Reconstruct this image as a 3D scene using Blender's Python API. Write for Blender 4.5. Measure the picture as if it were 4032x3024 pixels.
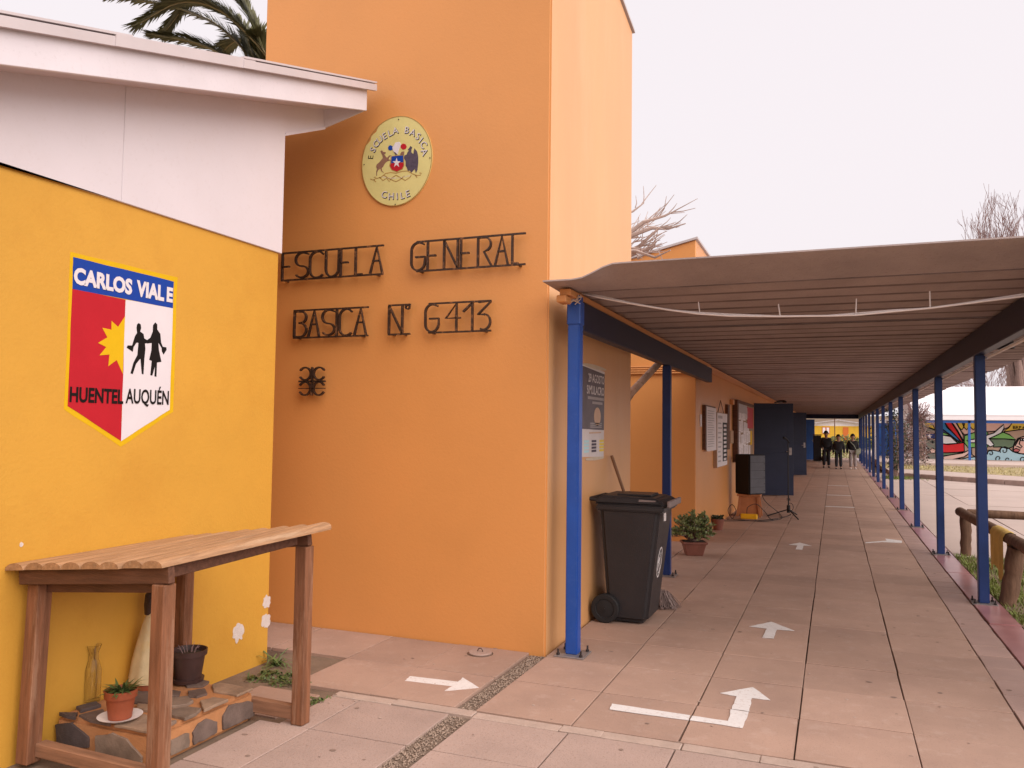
import bpy, bmesh, math, random
import numpy as np
from mathutils import Vector, Matrix, noise
from mathutils.geometry import tessellate_polygon
random.seed(7)
sc = bpy.context.scene
for o in list(bpy.data.objects): bpy.data.objects.remove(o)
C = sc.collection
# ------------------------------------------------------------------ camera
CAM_H = 1.5; FPX = 3202.4; W0, H0 = 4032, 3024
YAW, PIT, ROL = -0.37738, 0.053938, 0.012239
_f = Vector((math.sin(YAW)*math.cos(PIT), math.cos(YAW)*math.cos(PIT), math.sin(PIT)))
_r = Vector((math.cos(YAW), -math.sin(YAW), 0)); _u = _r.cross(_f)
RT = _r*math.cos(ROL) + _u*math.sin(ROL); UP = -_r*math.sin(ROL) + _u*math.cos(ROL)
cd = bpy.data.cameras.new('camera'); cam = bpy.data.objects.new('camera', cd); C.objects.link(cam)
M = Matrix.Identity(4)
for i in range(3):
    M[i][0] = RT[i]; M[i][1] = UP[i]; M[i][2] = -_f[i]
M[2][3] = CAM_H
cam.matrix_world = M
cd.sensor_width = 36; cd.lens = FPX/W0*36; cd.clip_start = .05; cd.clip_end = 2000
sc.camera = cam
# ------------------------------------------------------------------ sky, sun, exposure
w = bpy.data.worlds.new('World'); sc.world = w; w.use_nodes = True
nt = w.node_tree; nt.nodes.clear()
SUN_EL, SUN_AZ = math.radians(43), math.radians(114)          # azimuth clockwise from +Y
sky = nt.nodes.new('ShaderNodeTexSky'); sky.sky_type = 'NISHITA'; sky.sun_disc = False
sky.sun_elevation = SUN_EL; sky.sun_rotation = SUN_AZ; sky.dust_density = 6; sky.air_density = 1.5
hs = nt.nodes.new('ShaderNodeHueSaturation'); hs.inputs['Saturation'].default_value = .12
mx = nt.nodes.new('ShaderNodeMix'); mx.data_type = 'RGBA'; mx.inputs['Factor'].default_value = .86
mx.inputs['B'].default_value = (7.05, 6.52, 6.78, 1)              # closed pale cloud cover
bg = nt.nodes.new('ShaderNodeBackground'); bg.inputs['Strength'].default_value = .0635
ow = nt.nodes.new('ShaderNodeOutputWorld')
nt.links.new(sky.outputs[0], hs.inputs['Color']); nt.links.new(hs.outputs[0], mx.inputs['A'])
nt.links.new(mx.outputs['Result'], bg.inputs[0]); nt.links.new(bg.outputs[0], ow.inputs[0])
sd = bpy.data.lights.new('sun', 'SUN'); sd.energy = 1.5; sd.angle = math.radians(75); sd.color = (1, .90, .83)
sun = bpy.data.objects.new('sun', sd); C.objects.link(sun)
sdir = Vector((math.sin(SUN_AZ)*math.cos(SUN_EL), math.cos(SUN_AZ)*math.cos(SUN_EL), math.sin(SUN_EL)))
sun.rotation_euler = sdir.to_track_quat('Z', 'Y').to_euler()
sun.location = (30, -15, 40)
vs = sc.view_settings; vs.view_transform = 'Standard'; vs.look = 'None'; vs.exposure = 1.2; vs.gamma = 1
try: vs.use_curve_mapping = False
except Exception: pass
sc.render.engine = 'CYCLES'; sc.render.resolution_x = 1024; sc.render.resolution_y = 768
sc.cycles.max_bounces = 10; sc.cycles.diffuse_bounces = 8
# ------------------------------------------------------------------ pixel -> place (a pixel only gives a direction)
def ray(x, y): return RT*((x-W0/2)/FPX) - UP*((y-H0/2)/FPX) + _f
CP = Vector((0, 0, CAM_H))
def onZ(x, y, z=0): d = ray(x, y); return CP + d*((z-CAM_H)/d.z)
def onX(x, y, X): d = ray(x, y); return CP + d*(X/d.x)
def onY(x, y, Y): d = ray(x, y); return CP + d*(Y/d.y)
# ------------------------------------------------------------------ materials
MATS = {}
def mat(name, col, rough=.6, var=.08, vscale=3., bump=0., bscale=60., spec=.4, metal=0., objrand=0., speck=0., speckscale=150., speckcol=None,
        stain=0., stainscale=1.2, staincol=(.2, .15, .12), stretch=None, trans=0., coat=0., wear=0., wearcol=None, wearscale=8.):
    m = bpy.data.materials.new(name); m.use_nodes = True; N = m.node_tree.nodes; Lk = m.node_tree.links
    b = N['Principled BSDF']; b.inputs['Roughness'].default_value = rough; b.inputs['Metallic'].default_value = metal
    b.inputs['Specular IOR Level'].default_value = spec
    if coat: b.inputs['Coat Weight'].default_value = coat; b.inputs['Coat Roughness'].default_value = .15
    if trans:
        b.inputs['Transmission Weight'].default_value = trans
    src = N.new('ShaderNodeNewGeometry').outputs['Position']
    if stretch:
        mp = N.new('ShaderNodeMapping'); mp.inputs['Scale'].default_value = stretch; Lk.new(src, mp.inputs[0]); src = mp.outputs[0]
    def nz(scale, det=4., rg=.6):
        n = N.new('ShaderNodeTexNoise'); n.inputs['Scale'].default_value = scale; n.inputs['Detail'].default_value = det; n.inputs['Roughness'].default_value = rg
        Lk.new(src, n.inputs['Vector']); return n.outputs['Fac']
    def ramp(fac, a, b_):
        r = N.new('ShaderNodeMapRange'); r.inputs['From Min'].default_value = a; r.inputs['From Max'].default_value = b_
        Lk.new(fac, r.inputs['Value']); return r.outputs[0]
    def mixc(fac, A, B, mode='MIX'):
        x = N.new('ShaderNodeMix'); x.data_type = 'RGBA'; x.blend_type = mode
        if isinstance(fac, float): x.inputs['Factor'].default_value = fac
        else: Lk.new(fac, x.inputs['Factor'])
        for key, v in (('A', A), ('B', B)):
            if isinstance(v, tuple): x.inputs[key].default_value = (*v, 1)
            else: Lk.new(v, x.inputs[key])
        return x.outputs['Result']
    dk = tuple(c*(1-var) for c in col); lt = tuple(min(1, c*(1+var)) for c in col)
    cur = mixc(ramp(nz(vscale, 5), .3, .7), dk, lt)
    if stain: 
        s = N.new('ShaderNodeMath'); s.operation = 'MULTIPLY'; s.inputs[1].default_value = stain
        Lk.new(ramp(nz(stainscale, 8, .7), .5, .75), s.inputs[0]); cur = mixc(s.outputs[0], cur, staincol)
    if speck:
        s = N.new('ShaderNodeMath'); s.operation = 'MULTIPLY'; s.inputs[1].default_value = speck
        Lk.new(ramp(nz(speckscale, 2, .8), .58, .70), s.inputs[0]); cur = mixc(s.outputs[0], cur, speckcol or (.08, .06, .05))
    if wear:
        s = N.new('ShaderNodeMath'); s.operation = 'MULTIPLY'; s.inputs[1].default_value = wear
        Lk.new(ramp(nz(wearscale, 9, .75), .54, .62), s.inputs[0]); cur = mixc(s.outputs[0], cur, wearcol)
    if objrand:
        oi = N.new('ShaderNodeObjectInfo'); r = N.new('ShaderNodeMapRange'); r.inputs['To Min'].default_value = 1-objrand; r.inputs['To Max'].default_value = 1+objrand
        Lk.new(oi.outputs['Random'], r.inputs['Value'])
        v = N.new('ShaderNodeVectorMath'); v.operation = 'SCALE'; Lk.new(cur, v.inputs[0]); Lk.new(r.outputs[0], v.inputs['Scale']); cur = v.outputs[0]
    Lk.new(cur, b.inputs['Base Color'])
    if bump:
        bp = N.new('ShaderNodeBump'); bp.inputs['Strength'].default_value = bump; bp.inputs['Distance'].default_value = .01
        Lk.new(nz(bscale, 6, .65), bp.inputs['Height']); Lk.new(bp.outputs[0], b.inputs['Normal'])
    MATS[name] = m; return m
mat('orange_lit_faded', (.68, .35, .145), .42, .06, .8, .15, 45, .5, stain=.35, stainscale=1.1, staincol=(.74, .47, .25), stretch=(1, 1.6, .35))  # lit copy of the orange: brighter light put into the colour, plus faded streaks
mat('orange', (.65, .282, .085), .40, .05, .9, .15, 45, .5, stain=.16, stainscale=.9, staincol=(.62, .22, .06), speck=.10, speckscale=30, speckcol=(.45, .18, .06))
mat('orange_pipe', (.62, .27, .09), .5, .05, 3)
mat('yellow', (.58, .30, .042), .6, .06, 1.1, .22, 50, .3, stain=.38, stainscale=1.6, staincol=(.46, .205, .025), speck=.12, speckscale=22, speckcol=(.5, .24, .04))
mat('white_panel', (.64, .585, .62), .55, .03, 1.5, .06, 30, .3, stain=.18, stainscale=1.3, staincol=(.62, .52, .48), speck=.08, speckscale=40, speckcol=(.4, .3, .25))
mat('white_board', (.66, .61, .65), .5, .04, 3, .05, 20, .3, stain=.15, stainscale=2, staincol=(.55, .48, .45), speck=.1, speckscale=50, speckcol=(.25, .2, .2))
mat('flashing', (.52, .46, .47), .45, .08, 2, .05, 30, .4, stain=.3, stainscale=3, staincol=(.45, .36, .34))
mat('plaster', (.62, .54, .50), .9, .08, 30, .4, 90)
mat('slab', (.395, .258, .198), .8, .09, 2.2, .30, 120, .25, objrand=.10, speck=.45, speckscale=85, speckcol=(.24, .16, .13), stain=.5, stainscale=1.4, staincol=(.28, .18, .145), wear=.25, wearcol=(.50, .37, .31), wearscale=7.)
mat('slab_light', (.405, .29, .245), .85, .10, 3, .5, 90, .2, objrand=.07, speck=.6, speckscale=75, speckcol=(.24, .16, .12), stain=.4, stainscale=1.5, staincol=(.36, .25, .21))
mat('slab_edge', (.38, .25, .21), .5, .10, 3, .2, 90, .4, objrand=.08, speck=.3, speckscale=120, speckcol=(.2, .13, .11))
mat('joint_dirt', (.13, .09, .065), .95, .3, 12, .5, 60, .1)
mat('gum', (.24, .165, .13), .8, .2, 30)
mat('mortar', (.43, .32, .265), .9, .10, 9, .5, 60, .2, speck=.3, speckscale=80, speckcol=(.3, .2, .15), objrand=.06)
mat('red_screed', (.36, .165, .165), .28, .14, 2.5, .08, 25, .5, stain=.35, stainscale=2.5, staincol=(.48, .30, .29))
mat('gravel', (.30, .22, .17), .9, .25, 20, .3, 90, .2)
mat('gravel_bed', (.20, .145, .11), .95, .25, 30, .6, 90, .15)
mat('court', (.48, .38, .335), .85, .08, .6, .3, 50, .2, objrand=.05, stain=.3, stainscale=.5, staincol=(.45, .34, .30), speck=.2, speckscale=60, speckcol=(.35, .26, .22))
mat('kerb', (.40, .29, .25), .9, .14, 3, .4, 40, .2, objrand=.12)
mat('soil', (.20, .14, .10), .95, .25, 3, .6, 40, .1)
mat('terrain', (.30, .24, .15), .95, .25, .3, .3, 5, .1)
mat('dry_grass_soil', (.38, .30, .17), .95, .3, 2, .5, 30, .1, stain=.5, stainscale=1.5, staincol=(.16, .19, .05))
mat('hill', (.20, .145, .105), .95, .3, .05, 0, 1, .1, stain=.5, stainscale=.1, staincol=(.08, .09, .05))
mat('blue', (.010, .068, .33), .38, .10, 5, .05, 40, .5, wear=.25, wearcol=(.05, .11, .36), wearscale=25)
mat('blue_shaded', (.010, .038, .165), .4, .12, 5, .05, 40, .5, wear=.2, wearcol=(.03, .06, .18), wearscale=25)  # shaded copy of the post blue: canopy shade put into the colour
mat('navy', (.006, .010, .038), .42, .12, 3, .05, 40, .4, stain=.2, stainscale=4, staincol=(.03, .035, .07))
mat('far_blue', (.03, .12, .42), .5, .1, 3)
mat('steel', (.32, .28, .27), .5, .2, 30, .1, 90, .5, metal=.6)
mat('dark_steel', (.05, .04, .04), .5, .2, 30, metal=.5)
mat('iron', (.045, .026, .020), .42, .25, 25, .2, 120, .5, metal=.35, wear=.5, wearcol=(.42, .20, .09), wearscale=26)
mat('fibre_cement', (.41, .34, .33), .9, .13, 2.5, .4, 40, .15, stain=.35, stainscale=2, staincol=(.30, .25, .24), speck=.25, speckscale=60, speckcol=(.15, .115, .11), objrand=.04)
mat('fibre_cement_shaded', (.21, .165, .16), .9, .25, 3, .4, 40, .15, stain=.5, stainscale=3, staincol=(.26, .21, .20))  # darker copy of the sheet grey, rib shading put into the colour
mat('wood', (.215, .090, .045), .65, .32, 5, .35, 30, .25, stretch=(9, 9, .8), stain=.55, stainscale=2, staincol=(.10, .042, .024), wear=.45, wearcol=(.40, .24, .155), wearscale=1.6)
mat('wood_x', (.27, .135, .078), .65, .28, 5, .25, 30, .3, stretch=(.8, 9, 9), stain=.3, stainscale=2, staincol=(.17, .08, .05))
mat('wood_slat', (.36, .20, .105), .55, .26, 5, .3, 30, .3, stretch=(12, .8, 12), stain=.5, stainscale=2, staincol=(.22, .095, .045), objrand=.10, wear=.35, wearcol=(.50, .36, .24), wearscale=1.5)
mat('wood_dark', (.12, .052, .03), .65, .3, 6, .3, 30, .3, stretch=(1, 8, 8))
mat('log', (.165, .095, .062), .85, .35, 5, .6, 20, .15, stretch=(5, 5, 1), stain=.4, stainscale=3, staincol=(.09, .05, .035))
mat('log_pale', (.48, .33, .25), .8, .25, 8, .5, 25, .2, speck=.5, speckscale=14, speckcol=(.14, .07, .04))
mat('stone_a', (.145, .10, .082), .8, .3, 9, .5, 40, .3); mat('stone_b', (.22, .155, .115), .8, .3, 9, .5, 40, .3)
mat('stone_c', (.085, .062, .058), .75, .3, 9, .5, 40, .35); mat('stone_d', (.30, .20, .135), .8, .3, 9, .5, 40, .3)
mat('stone_mortar', (.46, .21, .09), .85, .15, 8, .5, 60, .2, stain=.3, stainscale=5, staincol=(.35, .18, .1))
mat('terracotta', (.28, .068, .028), .55, .1, 12, .1, 60, .35); mat('planter', (.22, .08, .055), .5, .15, 10, .1, 50, .4)
mat('dark_pot', (.055, .026, .022), .5, .2, 14, .1, 50, .4); mat('china', (.80, .75, .74), .25, .03, 5, spec=.5)
mat('potsoil', (.05, .035, .025), .95, .3, 40, .6, 90)
mat('leaf', (.10, .145, .045), .45, .35, 25, spec=.4, objrand=.2); mat('leaf_jade', (.19, .225, .085), .35, .45, 14, spec=.5)
mat('leaf_dark', (.035, .055, .03), .5, .35, 9, spec=.4); mat('grass', (.15, .18, .035), .6, .45, 3, spec=.3); mat('palm', (.11, .105, .045), .5, .4, 4, spec=.35)
mat('palm_rib', (.26, .20, .10), .6, .2, 6); mat('hedge', (.16, .18, .065), .6, .4, 1.5, spec=.3)
mat('dry_blade', (.42, .36, .17), .8, .4, 3, spec=.2); mat('palm_trunk', (.16, .11, .08), .9, .3, 6, .8, 20)
mat('bark', (.25, .17, .145), .9, .25, 6, .6, 25, .15, stretch=(4, 4, 1)); mat('twig', (.30, .19, .18), .85, .2, 6); mat('twig_pale', (.50, .40, .36), .85, .2, 6)
mat('bin_plastic', (.022, .019, .021), .48, .15, 5, .12, 90, .45); mat('rubber', (.012, .011, .012), .7, .2, 20, .1, 60)
mat('bin_grey', (.20, .15, .14), .5, .1, 9); mat('white_paint', (.70, .66, .64), .65, .05, 8, .15, 60, .3, wear=.55, wearcol=(.46, .345, .30), wearscale=38)
mat('sign_white', (.66, .61, .64), .6, .03, 6, spec=.15); mat('sign_blue', (.012, .05, .30), .6, .05, 6, .1, 40, .12); mat('sign_red', (.43, .016, .026), .6, .05, 6, .1, 40, .12)
mat('sign_yellow', (.64, .39, .008), .6, .04, 6, .1, 40, .15); mat('black_paint', (.010, .008, .008), .6, .1, 6, spec=.12)
mat('disc_cream', (.62, .545, .22), .5, .06, 7, .1, 30, .4, stain=.25, stainscale=4, staincol=(.60, .47, .2)); mat('deer', (.23, .115, .075), .6, .2, 40)
mat('condor', (.075, .055, .085), .6, .25, 50); mat('gold', (.36, .21, .06), .55, .2, 30)
mat('paper', (.72, .66, .66), .75, .05, 8, .1, 20, .2); mat('paper_grey', (.42, .38, .38), .8, .1, 10); mat('poster_dark', (.085, .06, .072), .4, .2, 8, .1, 20, .4, stain=.4, stainscale=3, staincol=(.22, .16, .16))
mat('tape', (.62, .50, .36), .35, .1, 20, spec=.5); mat('skin_tone', (.42, .24, .17), .6, .05, 9); mat('pale_peach', (.62, .42, .30), .6, .08, 9)
mat('cork', (.30, .20, .13), .9, .2, 30); mat('red_cloth', (.45, .04, .045), .7, .1, 6); mat('kraft', (.42, .26, .16), .8, .1, 12)
mat('speaker_cloth', (.018, .017, .02), .8, .2, 60, .3, 200); mat('speaker_grey', (.085, .082, .095), .55, .1, 9, .1, 90); mat('stool_wood', (.44, .17, .07), .5, .15, 8, .1, 40)
mat('power_yellow', (.80, .42, .01), .45, .06, 9); mat('cable', (.012, .011, .012), .55); mat('white_cable', (.78, .72, .72), .5)
mat('rope', (.62, .50, .42), .9, .2, 30); mat('mop', (.30, .22, .20), .95, .25, 30); mat('broom_wood', (.22, .10, .045), .5, .2, 9)
mat('robe', (.66, .52, .30), .6, .12, 14, .2, 60, stain=.35, stainscale=9, staincol=(.66, .40, .06)); mat('statue_dark', (.045, .026, .022), .5, .2, 30)
mat('jacket', (.016, .014, .018), .8, .2, 9); mat('trousers_dark', (.018, .017, .023), .8, .2, 9); mat('trousers_grey', (.30, .25, .245), .85, .15, 9)
mat('hair', (.012, .009, .008), .5, .2, 30); mat('shoe', (.03, .026, .026), .5); mat('shoe_pale', (.5, .44, .42), .6); mat('bag', (.30, .31, .24), .8, .2, 14)
mat('yellow_cloth', (.56, .37, .10), .85, .15, 9, .4, 60); mat('far_white', (.84, .80, .82), .6, .03, 1.5); mat('far_yellow', (.74, .45, .04), .7, .06, 2)
mat('far_orange', (.62, .16, .03), .6, .06, 3); mat('far_roof', (.86, .82, .84), .6, .03, 1); mat('lattice', (.52, .44, .42), .8, .15, 8); mat('pole_white', (.70, .64, .62), .7)
mat('zinc', (.50, .45, .45), .5, .1, 3); mat('dado', (.50, .145, .06), .55, .08, 2, .15, 40)
MUR = dict(tan=(.46, .33, .24), myellow=(.82, .55, .09), mgrey=(.19, .20, .165), mblue=(.045, .21, .46), mred=(.66, .03, .035), mpeach=(.78, .50, .42), mgreen=(.20, .47, .13),
           mnavy=(.035, .05, .16), mwhite=(.84, .78, .77), mdgreen=(.145, .21, .13), mwater=(.40, .60, .66), mskin=(.72, .45, .37), mlip=(.50, .13, .13))
for k, v in MUR.items(): mat(k, tuple(min(.88, c*1.22) for c in v), .6, .06, 2, spec=.2)
g = bpy.data.materials.new('clear_glass'); g.use_nodes = True; gb = g.node_tree.nodes['Principled BSDF']
gb.inputs['Base Color'].default_value = (.93, .93, .92, 1); gb.inputs['Roughness'].default_value = .03; gb.inputs['Transmission Weight'].default_value = 1; gb.inputs['IOR'].default_value = 1.35
MATS['clear_glass'] = g
# ------------------------------------------------------------------ object helpers
ORG = {}
def thing(name, label, cat, loc=(0, 0, 0), group=None):
    o = bpy.data.objects.new(name, None); o.empty_display_size = .1; C.objects.link(o); o.location = loc; ORG[o] = Vector(loc)
    o['label'] = label; o['category'] = cat
    if group: o['group'] = group
    return o
def tag(o, label, cat, group=None):
    o['label'] = label; o['category'] = cat
    if group: o['group'] = group
    return o
def finish(name, me, m, parent=None, org=None, kind=None, smooth=False):
    o = bpy.data.objects.new(name, me); C.objects.link(o)
    if m: me.materials.append(MATS[m] if isinstance(m, str) else m)
    if parent is not None:
        o.parent = parent; ORG[o] = ORG[parent]
    else:
        ORG[o] = Vector(org) if org is not None else Vector((0, 0, 0)); o.location = ORG[o]
    if kind: o['kind'] = kind
    if smooth:
        for p in me.polygons: p.use_smooth = True
    return o
class MB:
    def __init__(s): s.v = []; s.f = []
    def add(s, vs, fs):
        n = len(s.v); s.v += [tuple(v) for v in vs]; s.f += [tuple(i+n for i in f) for f in fs]; return s
    def box(s, x0, x1, y0, y1, z0, z1):
        return s.add([(x0, y0, z0), (x1, y0, z0), (x1, y1, z0), (x0, y1, z0), (x0, y0, z1), (x1, y0, z1), (x1, y1, z1), (x0, y1, z1)],
                     [(0, 3, 2, 1), (4, 5, 6, 7), (0, 1, 5, 4), (1, 2, 6, 5), (2, 3, 7, 6), (3, 0, 4, 7)])
    def hexa(s, p):   # 8 corner points, bottom four then top four
        return s.add(p, [(0, 3, 2, 1), (4, 5, 6, 7), (0, 1, 5, 4), (1, 2, 6, 5), (2, 3, 7, 6), (3, 0, 4, 7)])
    def bar(s, a, b, wd, h, up=(0, 0, 1)):
        a = Vector(a); b = Vector(b); d = (b-a).normalized(); u = Vector(up)
        if abs(d.dot(u)) > .98: u = Vector((1, 0, 0))
        sd_ = d.cross(u).normalized(); u = sd_.cross(d)
        q = [(-1, -1), (1, -1), (1, 1), (-1, 1)]
        pts = [a+sd_*(i*wd/2)+u*(j*h/2) for i, j in q] + [b+sd_*(i*wd/2)+u*(j*h/2) for i, j in q]
        return s.add(pts, [(0, 1, 2, 3), (7, 6, 5, 4), (0, 4, 5, 1), (1, 5, 6, 2), (2, 6, 7, 3), (3, 7, 4, 0)])
    def tube(s, path, r, n=8, cap=True):
        path = [Vector(p) for p in path]; rs = r if isinstance(r, (list, tuple)) else [r]*len(path)
        vs = []; prev = None
        for i, p in enumerate(path):
            d = (path[min(i+1, len(path)-1)]-path[max(i-1, 0)])
            d = d.normalized() if d.length > 1e-9 else Vector((0, 0, 1))
            if prev is None:
                a = d.orthogonal().normalized()
            else:
                a = (prev - d*prev.dot(d)); a = a.normalized() if a.length > 1e-6 else d.orthogonal().normalized()
            prev = a; b = d.cross(a)
            for k in range(n):
                t = 2*math.pi*k/n; vs.append(p+(a*math.cos(t)+b*math.sin(t))*rs[i])
        fs = [(i*n+k, i*n+(k+1) % n, (i+1)*n+(k+1) % n, (i+1)*n+k) for i in range(len(path)-1) for k in range(n)]
        if cap: fs += [tuple(range(n-1, -1, -1)), tuple((len(path)-1)*n+k for k in range(n))]
        return s.add(vs, fs)
    def lathe(s, prof, c, n=24, sx=1, sy=1, a0=0):
        c = Vector(c); vs = []
        for r, z in prof:
            for k in range(n):
                t = 2*math.pi*k/n+a0; vs.append(c+Vector((r*math.cos(t)*sx, r*math.sin(t)*sy, z)))
        m = len(prof)
        fs = [(i*n+k, i*n+(k+1) % n, (i+1)*n+(k+1) % n, (i+1)*n+k) for i in range(m-1) for k in range(n)]
        if prof[0][0] > 1e-6: fs.append(tuple(range(n-1, -1, -1)))
        if prof[-1][0] > 1e-6: fs.append(tuple((m-1)*n+k for k in range(n)))
        return s.add(vs, fs)
    def prism(s, pts, fn, d):
        """flat outline pts (u,v) laid on a plane by fn(u,v,w); front at w=d, back at w=0"""
        n = len(pts); tri = tessellate_polygon([[Vector((p[0], p[1], 0)) for p in pts]])
        ar = sum(pts[i][0]*pts[(i+1) % n][1]-pts[(i+1) % n][0]*pts[i][1] for i in range(n))
        vs = [fn(u, v, d) for u, v in pts]+[fn(u, v, 0) for u, v in pts]; fs = []
        for t in tri:
            a, b, c_ = t
            cr = (pts[b][0]-pts[a][0])*(pts[c_][1]-pts[a][1])-(pts[b][1]-pts[a][1])*(pts[c_][0]-pts[a][0])
            if cr < 0: b, c_ = c_, b
            fs.append((a, b, c_)); fs.append((a+n, c_+n, b+n))
        for i in range(n):
            j = (i+1) % n
            fs.append((i, i+n, j+n, j) if ar > 0 else (i, j, j+n, i+n))
        return s.add(vs, fs)
    def stroke(s, pts, wd, fn, d, closed=False):
        """a flat painted line of width wd along pts"""
        n = len(pts); L = []; R_ = []
        for i in range(n):
            a = pts[(i-1) % n] if closed or i else pts[0]; b = pts[(i+1) % n] if closed or i < n-1 else pts[-1]
            dx, dy = b[0]-a[0], b[1]-a[1]; l = math.hypot(dx, dy) or 1
            nx, ny = -dy/l*wd/2, dx/l*wd/2
            L.append((pts[i][0]+nx, pts[i][1]+ny)); R_.append((pts[i][0]-nx, pts[i][1]-ny))
        vs = [fn(*p, d) for p in L]+[fn(*p, d) for p in R_]+[fn(*p, 0) for p in L]+[fn(*p, 0) for p in R_]
        fs = []
        for i in range(n if closed else n-1):
            j = (i+1) % n; fs += [(i, n+i, n+j, j), (2*n+i, i, j, 2*n+j), (n+i, 3*n+i, 3*n+j, n+j)]
        return s.add(vs, fs)
    def mesh(s, org, bevel=0, seg=1, name='m'):
        me = bpy.data.meshes.new(name); me.from_pydata([(v[0]-org[0], v[1]-org[1], v[2]-org[2]) for v in s.v], [], s.f); me.update()
        if bevel:
            bm = bmesh.new(); bm.from_mesh(me)
            bmesh.ops.bevel(bm, geom=[e for e in bm.edges if e.is_manifold and e.calc_face_angle(0) > .5], offset=bevel, segments=seg, affect='EDGES', clamp_overlap=True)
            bm.to_mesh(me); bm.free()
        return me
    def build(s, name, m, parent=None, org=None, bevel=0, seg=1, kind=None, smooth=False):
        oo = ORG[parent] if parent is not None else Vector(org or (0, 0, 0))
        return finish(name, s.mesh(oo, bevel, seg, name), m, parent, oo, kind, smooth)
def autosmooth(o, ang=40):
    me = o.data
    for p in me.polygons: p.use_smooth = True
    bm = bmesh.new(); bm.from_mesh(me)
    for e in bm.edges:
        if len(e.link_faces) == 2 and e.calc_face_angle(0) > math.radians(ang): e.smooth = False
    bm.to_mesh(me); bm.free(); return o
def struct(o): o['kind'] = 'structure'; return o
def copy_tree(o, loc, parent=None):
    c = o.copy(); C.objects.link(c)
    if parent is None: c.location = loc
    else: c.parent = parent
    for ch in list(o.children): copy_tree(ch, None, c)
    ORG[c] = Vector(loc) if loc is not None else ORG[parent]
    return c
def wallX(X, s=1):   # plane facing +X: u along Y, v up
    return lambda u, v, w_: Vector((X+w_, u, v))
def wallY(Y):        # plane facing -Y: u along X, v up
    return lambda u, v, w_: Vector((u, Y-w_, v))
def floorZ(z): return lambda u, v, w_: Vector((u, v, z+w_))
_tc = {}
def text_polys(s, bold=0.):
    k = (s, bold)
    if k in _tc: return _tc[k]
    cu = bpy.data.curves.new('t', 'FONT'); cu.body = s; cu.size = 1; cu.offset = bold; cu.resolution_u = 3; cu.fill_mode = 'FRONT'; cu.dimensions = '2D'
    o = bpy.data.objects.new('t', cu); C.objects.link(o); dg = bpy.context.evaluated_depsgraph_get()
    me = bpy.data.meshes.new_from_object(o.evaluated_get(dg)); vs = [(v.co.x, v.co.y) for v in me.vertices]; fs = [tuple(p.vertices) for p in me.polygons]
    bpy.data.objects.remove(o); bpy.data.curves.remove(cu); bpy.data.meshes.remove(me)
    _tc[k] = (vs, fs); return vs, fs
def text_fit(mb, s, u0, u1, v0, v1, fn, d, bold=0., slant=0.):
    vs, fs = text_polys(s, bold)
    if not vs: return
    xs = [v[0] for v in vs]; ys = [v[1] for v in vs]; x0, x1, y0, y1 = min(xs), max(xs), min(ys), max(ys)
    out = []
    for x, y in vs:
        a = (x-x0)/(x1-x0); b = (y-y0)/(y1-y0); out.append(fn(u0+(u1-u0)*a+slant*b*(v1-v0), v0+(v1-v0)*b, d))
    mb.add(out, fs)
def glyph(mb, ch, cx, cy, size, ang, fn, d, bold=0., wx=1.):
    vs, fs = text_polys(ch, bold)
    if not vs: return
    xs = [v[0] for v in vs]; mid = (min(xs)+max(xs))/2
    ca, sa = math.cos(ang), math.sin(ang)
    mb.add([fn(cx+(((x-mid)*wx)*ca-(y-.36)*sa)*size, cy+(((x-mid)*wx)*sa+(y-.36)*ca)*size, d) for x, y in vs], fs)
def blob(cx, cy, r, n=14, jag=.3, seed=0, sy=1):
    rd = random.Random(seed); return [(cx+math.cos(2*math.pi*i/n)*r*(1-jag*rd.random()), cy+math.sin(2*math.pi*i/n)*r*sy*(1-jag*rd.random())) for i in range(n)]
def arc(cx, cy, rx, ry, a0, a1, n=10):
    return [(cx+rx*math.cos(math.radians(a0+(a1-a0)*i/n)), cy+ry*math.sin(math.radians(a0+(a1-a0)*i/n))) for i in range(n+1)]
# ================================================================== SETTING
struct(MB().box(-400, 400, -200, 900, -.5, -.10).build('ground', 'terrain'))
hb = MB(); n = 60
for i in range(n):
    x0, x1 = -300+i*10, -290+i*10
    def hz(x): return 7+3.5*noise.noise(Vector((x*.02, 0, 3)))+1.2*noise.noise(Vector((x*.13, 5, 0)))
    hb.add([(x0, 330, -.2), (x1, 330, -.2), (x1, 345, hz(x1)), (x0, 345, hz(x0)), (x1, 420, -.2), (x0, 420, -.2)], [(0, 1, 2, 3), (3, 2, 4, 5)])
struct(hb.build('hills', 'hill'))
pav = struct(MB().box(-4.4, 1.12, -1.5, 52, -.09, -.022).build('pavement', 'joint_dirt'))
_sl = {}
def slab(x0, x1, y0, y1, m='slab', z=0., par=None, gap=.008, th=.045, name='slab', bev=.002):
    a, b = round(x1-x0-gap, 3), round(y1-y0-gap, 3); k = (a, b, m, th)
    if k not in _sl:
        me = MB().box(-a/2, a/2, -b/2, b/2, -th, 0).mesh((0, 0, 0), bev, 1, name); me.materials.append(MATS[m]); _sl[k] = me
    o = bpy.data.objects.new(name, _sl[k]); C.objects.link(o); o.parent = par or pav
    o.location = ((x0+x1)/2+random.uniform(-.0025, .0025), (y0+y1)/2+random.uniform(-.002, .002), z+random.uniform(-.0025, .0015)); o.rotation_euler = (random.uniform(-.003, .003), random.uniform(-.003, .003), random.uniform(-.004, .004))
    return o
XJ = [-1.785, -1.25, -.71, -.185, .355, .89]
rows = [4.03]+[4.6+.553*k for k in range(24)]
for a, b in zip(rows, rows[1:]):
    for x0, x1 in zip(XJ, XJ[1:]): slab(x0, x1, a, b)
y = 4.03
while y < 17.3:
    slab(.89, 1.115, y, y+.295, 'slab_edge'); y += .295
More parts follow.
